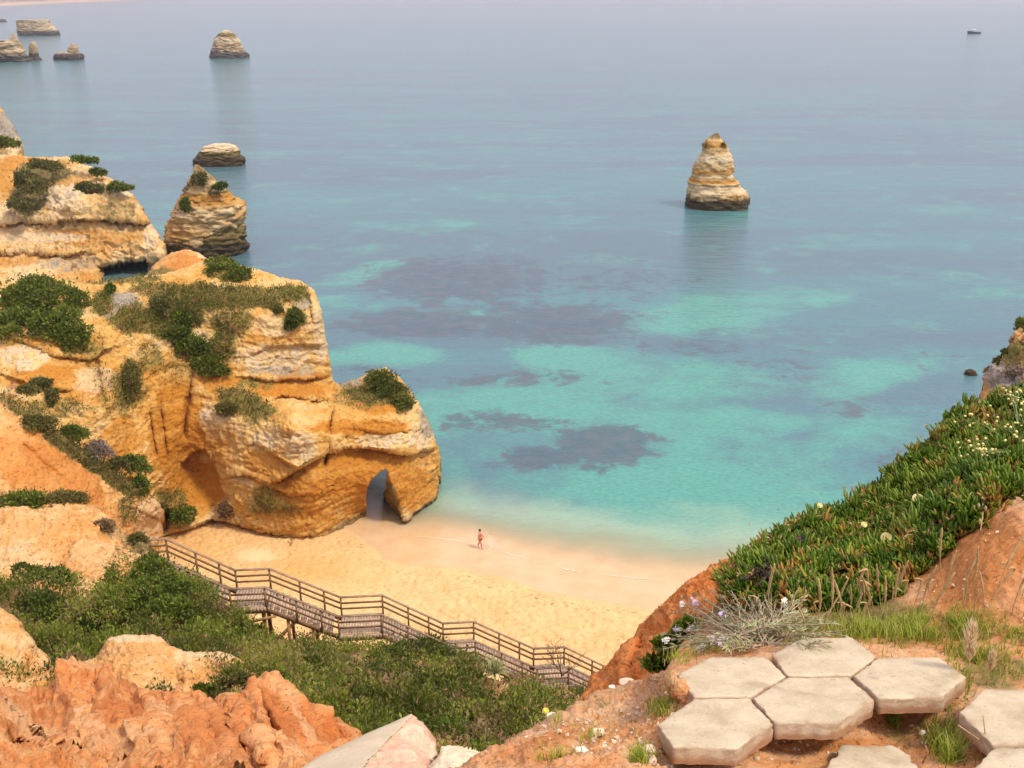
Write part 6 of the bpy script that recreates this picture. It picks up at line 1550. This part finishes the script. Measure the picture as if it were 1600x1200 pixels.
gs.build('stem', flat_mat('herb_stem', (0.17, 0.22, 0.07), 0.6, 0.2, 30), t)

# hanging dry oat
c0 = on_mat(1532, 830, 0.06)
t = thing('dry_oat', c0, 'dry oat stem with pale hanging spikelets at the bank edge', 'grass')
gs, gh = Geo(), Geo()
cur = np.array([c0, on_mat(1536, 800, 0.13), on_mat(1534, 765, 0.22), on_mat(1520, 742, 0.25), on_mat(1500, 730, 0.26)])
gs.tube(cur, [0.003, 0.0025, 0.002, 0.0015, 0.001], 5); gs.build('stem', M_STRAW, t, attrs={'tint': np.full(sum(len(v) for v in gs.V), 0.7)})
for (x, y) in ((1533, 752), (1527, 756), (1538, 763), (1524, 766), (1535, 775), (1529, 786), (1522, 789), (1540, 790), (1531, 810), (1537, 742)):
    q = on_mat(x, y, 0.23); gh.tube([q, q + [0.003, 0, -0.012], q + [0.004, 0, -0.03]], [0.001, 0.006, 0.001], 6)
gh.build('spikelets', M_STRAW, t, attrs={'tint': np.full(sum(len(v) for v in gh.V), 0.95)})

# ------------------------------------------------------------------ grasses near the path
def blades(P, up, L, w, r, lean=0.35):
    n = len(P)
    az = r.uniform(0, 6.28, n); h = np.stack([np.cos(az), np.sin(az), 0 * az], 1)
    d0 = up + h * (lean * r.random(n))[:, None]; d0 /= np.linalg.norm(d0, axis=1)[:, None]
    s = np.cross(d0, h + 0.01); s /= np.linalg.norm(s, axis=1)[:, None]
    Lc = L[:, None]; W = w[:, None]
    p1 = P + d0 * Lc * 0.5; p2 = P + d0 * Lc * 0.85 + h * Lc * (0.12 + 0.25 * r.random(n)[:, None]); 
    V = np.stack([P - s * W, P + s * W, p1 - s * W * 0.8, p1 + s * W * 0.8, p2 - s * W * 0.12, p2 + s * W * 0.12], 1).reshape(-1, 3)
    F = (np.arange(n)[:, None, None] * 6 + np.array([(0, 1, 3, 2), (2, 3, 5, 4)])[None]).reshape(-1, 4)
    return V, F
r = np.random.default_rng(66)
spots = [(1440, 985, 110, 26, 2600, .075), (1340, 985, 60, 20, 1100, .07), (1560, 1035, 50, 28, 900, .07), (1500, 1040, 30, 30, 700, .06), (1505, 1080, 18, 14, 260, .05), (1380, 1108, 12, 10, 160, .06), (1395, 1135, 9, 12, 150, .07),
         (1475, 1160, 32, 26, 520, .085), (1490, 1190, 26, 14, 300, .08), (1475, 1105, 16, 10, 120, .04), (1030, 1108, 24, 14, 320, .05), (1050, 1090, 14, 16, 180, .05), (1000, 1190, 22, 12, 200, .07), (880, 1180, 24, 10, 120, .05),
         (1250, 985, 50, 14, 500, .07), (1255, 1008, 24, 10, 240, .05), (1110, 1015, 30, 10, 200, .05), (1060, 1030, 26, 10, 260, .05), (850, 1180, 24, 12, 120, .05), (925, 1150, 30, 16, 90, .045), (870, 1125, 10, 10, 50, .05), (1585, 1000, 40, 20, 300, .06), (960, 1120, 60, 30, 90, .04), (1231, 1058, 4, 3, 26, .03), (1173, 1090, 4, 3, 22, .03), (1368, 1092, 5, 4, 40, .035), (1330, 1057, 4, 2, 16, .025), (1550, 1166, 5, 3, 30, .035), (1210, 1132, 4, 3, 24, .03)]
spots += [(1750, 960, 90, 60, 900, .07), (1950, 940, 120, 70, 900, .07)]
Vs, Fs, ts, off = [], [], [], 0
for x, y, rx, ry, n, L in spots:
    q = r.normal(size=(n, 2)) * 0.5
    X, Y_ = x + q[:, 0] * rx, y + q[:, 1] * ry
    P = on_fg(X, Y_)
    kp = (fbm(P * 7, 3, 0.6, 29) > -0.06) | (r.random(n) < 0.18) | (n < 60)
    P = P[kp]; n = len(P)
    dry = r.random() * 0.15
    V, F = blades(P - [0, 0, 0.004], np.array([0, 0, 1.0]) + 0 * P, L * r.uniform(0.3, 1.1, n) * (1 + 0.7 * fbm(P * 5, 2, 0.5, 33)), 0.0016 * r.uniform(0.7, 1.5, n), r)
    Vs.append(V); Fs.append(F + off); off += len(V)
    ts.append(np.repeat(np.clip(r.normal(0.45 + dry, 0.2, n) + 0.5 * fbm(P * 4, 3, 0.6, 35), 0, 1), 6))
mk('grass', np.concatenate(Vs), np.concatenate(Fs), M_GRASS, smooth=True, attrs={'tint': np.concatenate(ts)}, kind='stuff', label='short green grass round the paving slabs')

# curled straw stalks in front of the mat: build one of three kinds, place copies
M_ST2 = flat_mat('dry_stalk_straw', (0.42, 0.29, 0.13), 0.75, 0.25, 30)
def stalk_mesh(kind, seed):
    g = Geo(); rr = np.random.default_rng(seed)
    tt = np.linspace(0, 1, 22)
    hook = (0.0, 0.028, 0.02)[kind]
    x = 0.02 * np.sin(tt * 2.2 + seed) * tt
    z = tt.copy()
    if hook:
        m = tt > 0.72; u = (tt[m] - 0.72) / 0.28 * math.pi * (1.0 if kind == 1 else 0.7)
        x[m] = x[m][0] + hook * (1 - np.cos(u)); z[m] = 0.72 + hook * np.sin(u) * 1.3
    pts = np.stack([x + 0.03 * (tt ** 2) * np.sin(seed * 1.7), 0.01 * np.sin(tt * 3), z * 0.23], 1)
    rad = np.where(tt < 0.4, 0.0017, 0.0017 + 0.0034 * np.sin(np.clip((tt - 0.45) / 0.55, 0, 1) * math.pi) ** 0.6)
    g.tube(pts, rad * (1 + 0.2 * np.sin(np.arange(22) * 2.5)), 6)
    return g
r = np.random.default_rng(71)
LABK = ('straight slender dry straw stalk standing before the succulent mat', 'dry straw stalk with its head curled over in a hook', 'bent dry straw stalk with a drooping seed head')
protos = {}
SPX = [(1247, 985), (1262, 1000), (1278, 978), (1292, 985), (1300, 990), (1308, 968), (1318, 990), (1325, 975), (1338, 965), (1352, 960), (1360, 955), (1368, 962), (1378, 955), (1395, 950), (1412, 945), (1205, 970), (1178, 975), (1225, 980), (1285, 996), (1330, 985), (1345, 978), (1440, 965), (1460, 950), (1480, 940), (1500, 960), (1515, 930), (1545, 950), (1560, 930), (1580, 960), (1525, 975), (1475, 915), (1450, 985), (1255, 975), (1270, 990), (1312, 985), (1334, 952), (1342, 990), (1372, 975), (1387, 962), (1402, 968), (1425, 955), (1505, 945), (1535, 960), (1595, 940)]
for k, (x, y) in enumerate(SPX):
    kd = (0, 0, 1, 0, 2, 0)[k % 6]
    p = on_fg(np.float64(x), np.float64(y))
    if kd not in protos:
        o = stalk_mesh(kd, kd + 2).build('dry_stalk', M_ST2, origin=(0, 0, 0)); protos[kd] = o
    else:
        o = protos[kd].copy(); COL.objects.link(o)
    o.location = (float(p[0]), float(p[1]), float(p[2]) - 0.008)
    s = r.uniform(0.7, 1.25); o.scale = (s * r.choice([-1, 1]), s, s); o.rotation_euler = (r.normal(0, 0.12), r.normal(0, 0.15), r.normal(0, 0.5))
    tag(o, LABK[kd], 'dry stalk', 'dry straw stalks before the succulent mat')

# plumed seed heads
def plume(x0, y0, x1, y1, wpx, label, seed, flat=1.0):
    A = on_fg(np.float64(x0), np.float64(y0)); D0 = float(A[1])
    B = at_y(np.float64(x1), np.float64(y1), D0 - 0.03)
    t = thing('grass_plume', A, label, 'grass seed head', 'feathery seed heads')
    rr = np.random.default_rng(seed)
    s0 = A + (B - A) * 0.42
    g = Geo(); g.tube([A, (A + s0) / 2 + [0.004, 0, 0], s0], [0.0022, 0.0018, 0.0015], 6); g.build('stem', M_ST2, t)
    n = 420; u = rr.random(n)
    P = s0 + (B - s0) * (u * 0.8)[:, None]
    k = px_m(A); h = rr.normal(size=(n, 3)); h /= np.linalg.norm(h, axis=1)[:, None]
    ax = (B - s0) / np.linalg.norm(B - s0)
    wid = np.sin(np.clip(u * 0.9 + 0.1, 0, 1) * math.pi) ** 0.5
    d = ax * 1.5 + h * (0.75 * wid)[:, None]
    V, F, tn = leaf_mesh(P, d, wpx * k * 1.4 * rr.uniform(0.5, 1.1, n), 0.075, np.clip(rr.normal(0.75, 0.2, n), 0, 1), rr)
    mk('plume', V, F, M_PLUME, t, smooth=False, attrs={'tint': tn})
plume(1513, 1075, 1518, 975, 20, 'taller straw coloured feathery seed head beside the right paving slab', 1)
plume(1540, 1072, 1552, 1020, 12, 'shorter straw coloured feathery seed head, right of the taller one', 2)
for x0, y0, x1, y1, lab in ((1529, 1190, 1536, 1118, 'dry grass stem leaning across the gap before the corner slab'), (1459, 1140, 1456, 1100, 'thin green stem in the soil gap below the right hexagon'), (1440, 1195, 1446, 1165, 'short straw stem at the bottom between the slabs'), (1553, 1190, 1497, 1133, 'long bent reddish stem lying across the soil gap')):
    A = on_fg(np.float64(x0), np.float64(y0)); B = at_y(np.float64(x1), np.float64(y1), float(A[1]) - 0.01)
    g = Geo(); m_ = (A + B) / 2 + [0.012, 0, 0.01]; g.tube([A, m_, B], [0.0022, 0.002, 0.0015], 6)
    g.build('dry_grass', M_ST2, origin=A, label=lab, cat='dry grass')

# silvery shrub with lilac flowers behind the paving
c0 = on_fg(np.float64(1195), np.float64(1008))
t = thing('flowering_shrub', c0, 'silvery tangled shrub with small lilac and white flowers behind the paving', 'shrub')
gs, gw = Geo(), Geo(); LV, LF, LT, off = [], [], [], 0
r = np.random.default_rng(91)
tips = [(1065, 944, 1), (1085, 940, 1), (1058, 985, 1), (1080, 980, 1), (1115, 1000, 1), (1128, 1002, 1), (1040, 1000, 1), (1098, 1012, 1), (1130, 960, 1), (1145, 942, 0), (1175, 940, 0), (1200, 945, 0), (1225, 940, 1), (1240, 935, 0), (1135, 945, 0), (1160, 975, 0), (1250, 955, 0), (1275, 970, 0), (1290, 990, 0), (1265, 1000, 0), (1110, 970, 0), (1150, 995, 0), (1090, 960, 0), (1210, 960, 0), (1185, 965, 0), (1075, 1000, 0), (1230, 975, 0), (1140, 925, 0), (1195, 935, 0)]
tips += [(x + r.normal(0, 14), y + r.normal(0, 10), 0) for x, y, _ in tips] + [(x + r.normal(0, 14), y + r.normal(0, 10), 0) for x, y, _ in tips]
fl = []
for x, y, f in tips:
    a0 = c0 + r.normal(size=3) * np.array([0.05, 0.03, 0.005])
    b0 = on_fg(np.float64(x), np.float64(min(y + 10, 1015))); tip = at_y(np.float64(x), np.float64(y), float(b0[1]) - r.uniform(0.02, 0.22))
    md = (a0 + tip) / 2 + np.array([0, 0, 0.03]) + r.normal(size=3) * 0.02
    tt = np.linspace(0, 1, 9)[:, None]
    cur = a0 * (1 - tt) ** 2 + 2 * md * tt * (1 - tt) + tip * tt ** 2 + r.normal(size=(9, 3)) * 0.003
    gs.tube(cur, np.linspace(0.004, 0.0016, 9), 5)
    for j in range(3):
        q = cur[r.integers(3, 8)]; e = q + (tip - a0) / np.linalg.norm(tip - a0) * 0.05 + r.normal(size=3) * 0.025
        gs.tube([q, e], [0.002, 0.001], 4)
    n = 34
    P = cur[r.integers(3, 9, n)] + r.normal(size=(n, 3)) * 0.003
    V, F, tn = leaf_mesh(P, (tip - md) + r.normal(size=(n, 3)) * 0.05, r.uniform(0.02, 0.045, n), 0.22, np.clip(r.normal(0.6, 0.2, n), 0, 1), r)
    LV.append(V); LF.append(F + off); LT.append(tn); off += len(V)
    if f: fl.append(tip)
gs.build('stems', flat_mat('silver_stem', (0.36, 0.27, 0.17), 0.8, 0.3, 40), t)
mk('leaves', np.concatenate(LV), np.concatenate(LF), M_SILVER, t, smooth=False, attrs={'tint': np.concatenate(LT)})
for k, tip in enumerate(fl):
    g = Geo()
    for j in range(7):
        c = tip + r.normal(size=3) * 0.008
        for z in np.arange(4) * math.pi / 2 + r.uniform(0, 1.5):
            h = np.array([math.cos(z), 0.5 * math.sin(z), 0.75 * math.sin(z)]); s = np.cross(h, [0.1, -1, 0.5]); s /= np.linalg.norm(s)
            g.add([c, c + h * 0.006 + s * 0.004, c + h * 0.0105, c + h * 0.006 - s * 0.004], [(0, 1, 2, 3)])
    g.build('flower', M_LILAC if k % 3 else M_WHITEP, t)
bush('low_shrub', [(1045, 1015, 22, 20), (1022, 1040, 18, 12), (1065, 1000, 18, 22), (1075, 985, 14, 18)], lambda a, b_: np.float64(4.05), 3000, 0.034, M_COVER, 'small dark green shrub between the rust ridge and the silvery shrub', 'shrub', seed=140, depth=0.7)
c0 = at_y(np.float64(853), np.float64(1111), 2.86)
daisy('yellow_flower', c0, 0.012, 0.3, M_YELLOWP, M_YELLOWP, 'single yellow flower on the soil rim above the gully', n=9, tilt=(0, -0.3, 0.9))
# white flowers in the gully
c0 = at_y(np.float64(759), np.float64(1142), gf(np.float64(759), np.float64(1142)) - 0.6)
t = thing('white_flower_clump', c0, 'four white daisies together in the gully under the largest bush', 'flowers')
def disc(c, rad):
    g = Geo()
    for k in range(10):
        z = k * 2 * math.pi / 10; h = np.array([math.cos(z), math.sin(z) * 0.8, math.sin(z) * 0.5]); s = np.cross(h, [0, -0.5, 0.85])
        g.add([c, c + h * rad * 0.6 + s * rad * 0.3, c + h * rad + np.array([0, 0, 0.01]), c + h * rad * 0.6 - s * rad * 0.3], [(0, 1, 2, 3)])
    return g
for x, y in ((748, 1138), (757, 1130), (770, 1132), (764, 1139)):
    disc(at_y(np.float64(x), np.float64(y), float(gf(np.float64(759), np.float64(1142))) - 0.75), 0.055).build('flower', M_WHITEP, t)
for k, (x, y, lab) in enumerate(((405, 963, 'white flower beside the prop under the first landing'), (418, 1005, 'white flower low in the gully left of the dome bush'), (450, 1014, 'white flower near the end of the cream ridge'), (582, 988, 'white flower at the foot of the second landing'), (827, 1101, 'left white flower in the shaded olive bush at right'), (821, 1103, 'right white flower in the shaded olive bush at right'))):
    c = at_y(np.float64(x), np.float64(y), float(gf(np.float64(x), np.float64(y))) - 0.7)
    disc(c, 0.06).build('white_flower', M_WHITEP, origin=c, label=lab, cat='flower', group='white flowers in the gully')
# ------------------------------------------------------------------ light sea haze
m = bpy.data.materials.new('sea_haze'); m.use_nodes = True; nt = m.node_tree; nt.nodes.clear()
out = nt.nodes.new("ShaderNodeOutputMaterial"); pv_ = nt.nodes.new("ShaderNodeVolumePrincipled")
pv_.inputs['Color'].default_value = (0.93, 0.92, 0.97, 1); pv_.inputs['Density'].default_value = 0.00012; pv_.inputs['Anisotropy'].default_value = 0.2
nt.links.new(pv_.outputs[0], out.inputs['Volume'])
x0, x1, y0, y1, z0, z1 = -9800, 9800, -80, 32500, -30, 160
V = [(x, y, z) for z in (z0, z1) for x, y in ((x0, y0), (x1, y0), (x1, y1), (x0, y1))]
mk('haze', V, [[(3, 2, 1, 0), (4, 5, 6, 7), (0, 1, 5, 4), (1, 2, 6, 5), (2, 3, 7, 6), (3, 0, 4, 7)]], m, smooth=False, kind='stuff', label='thin pale sea haze over the bay')
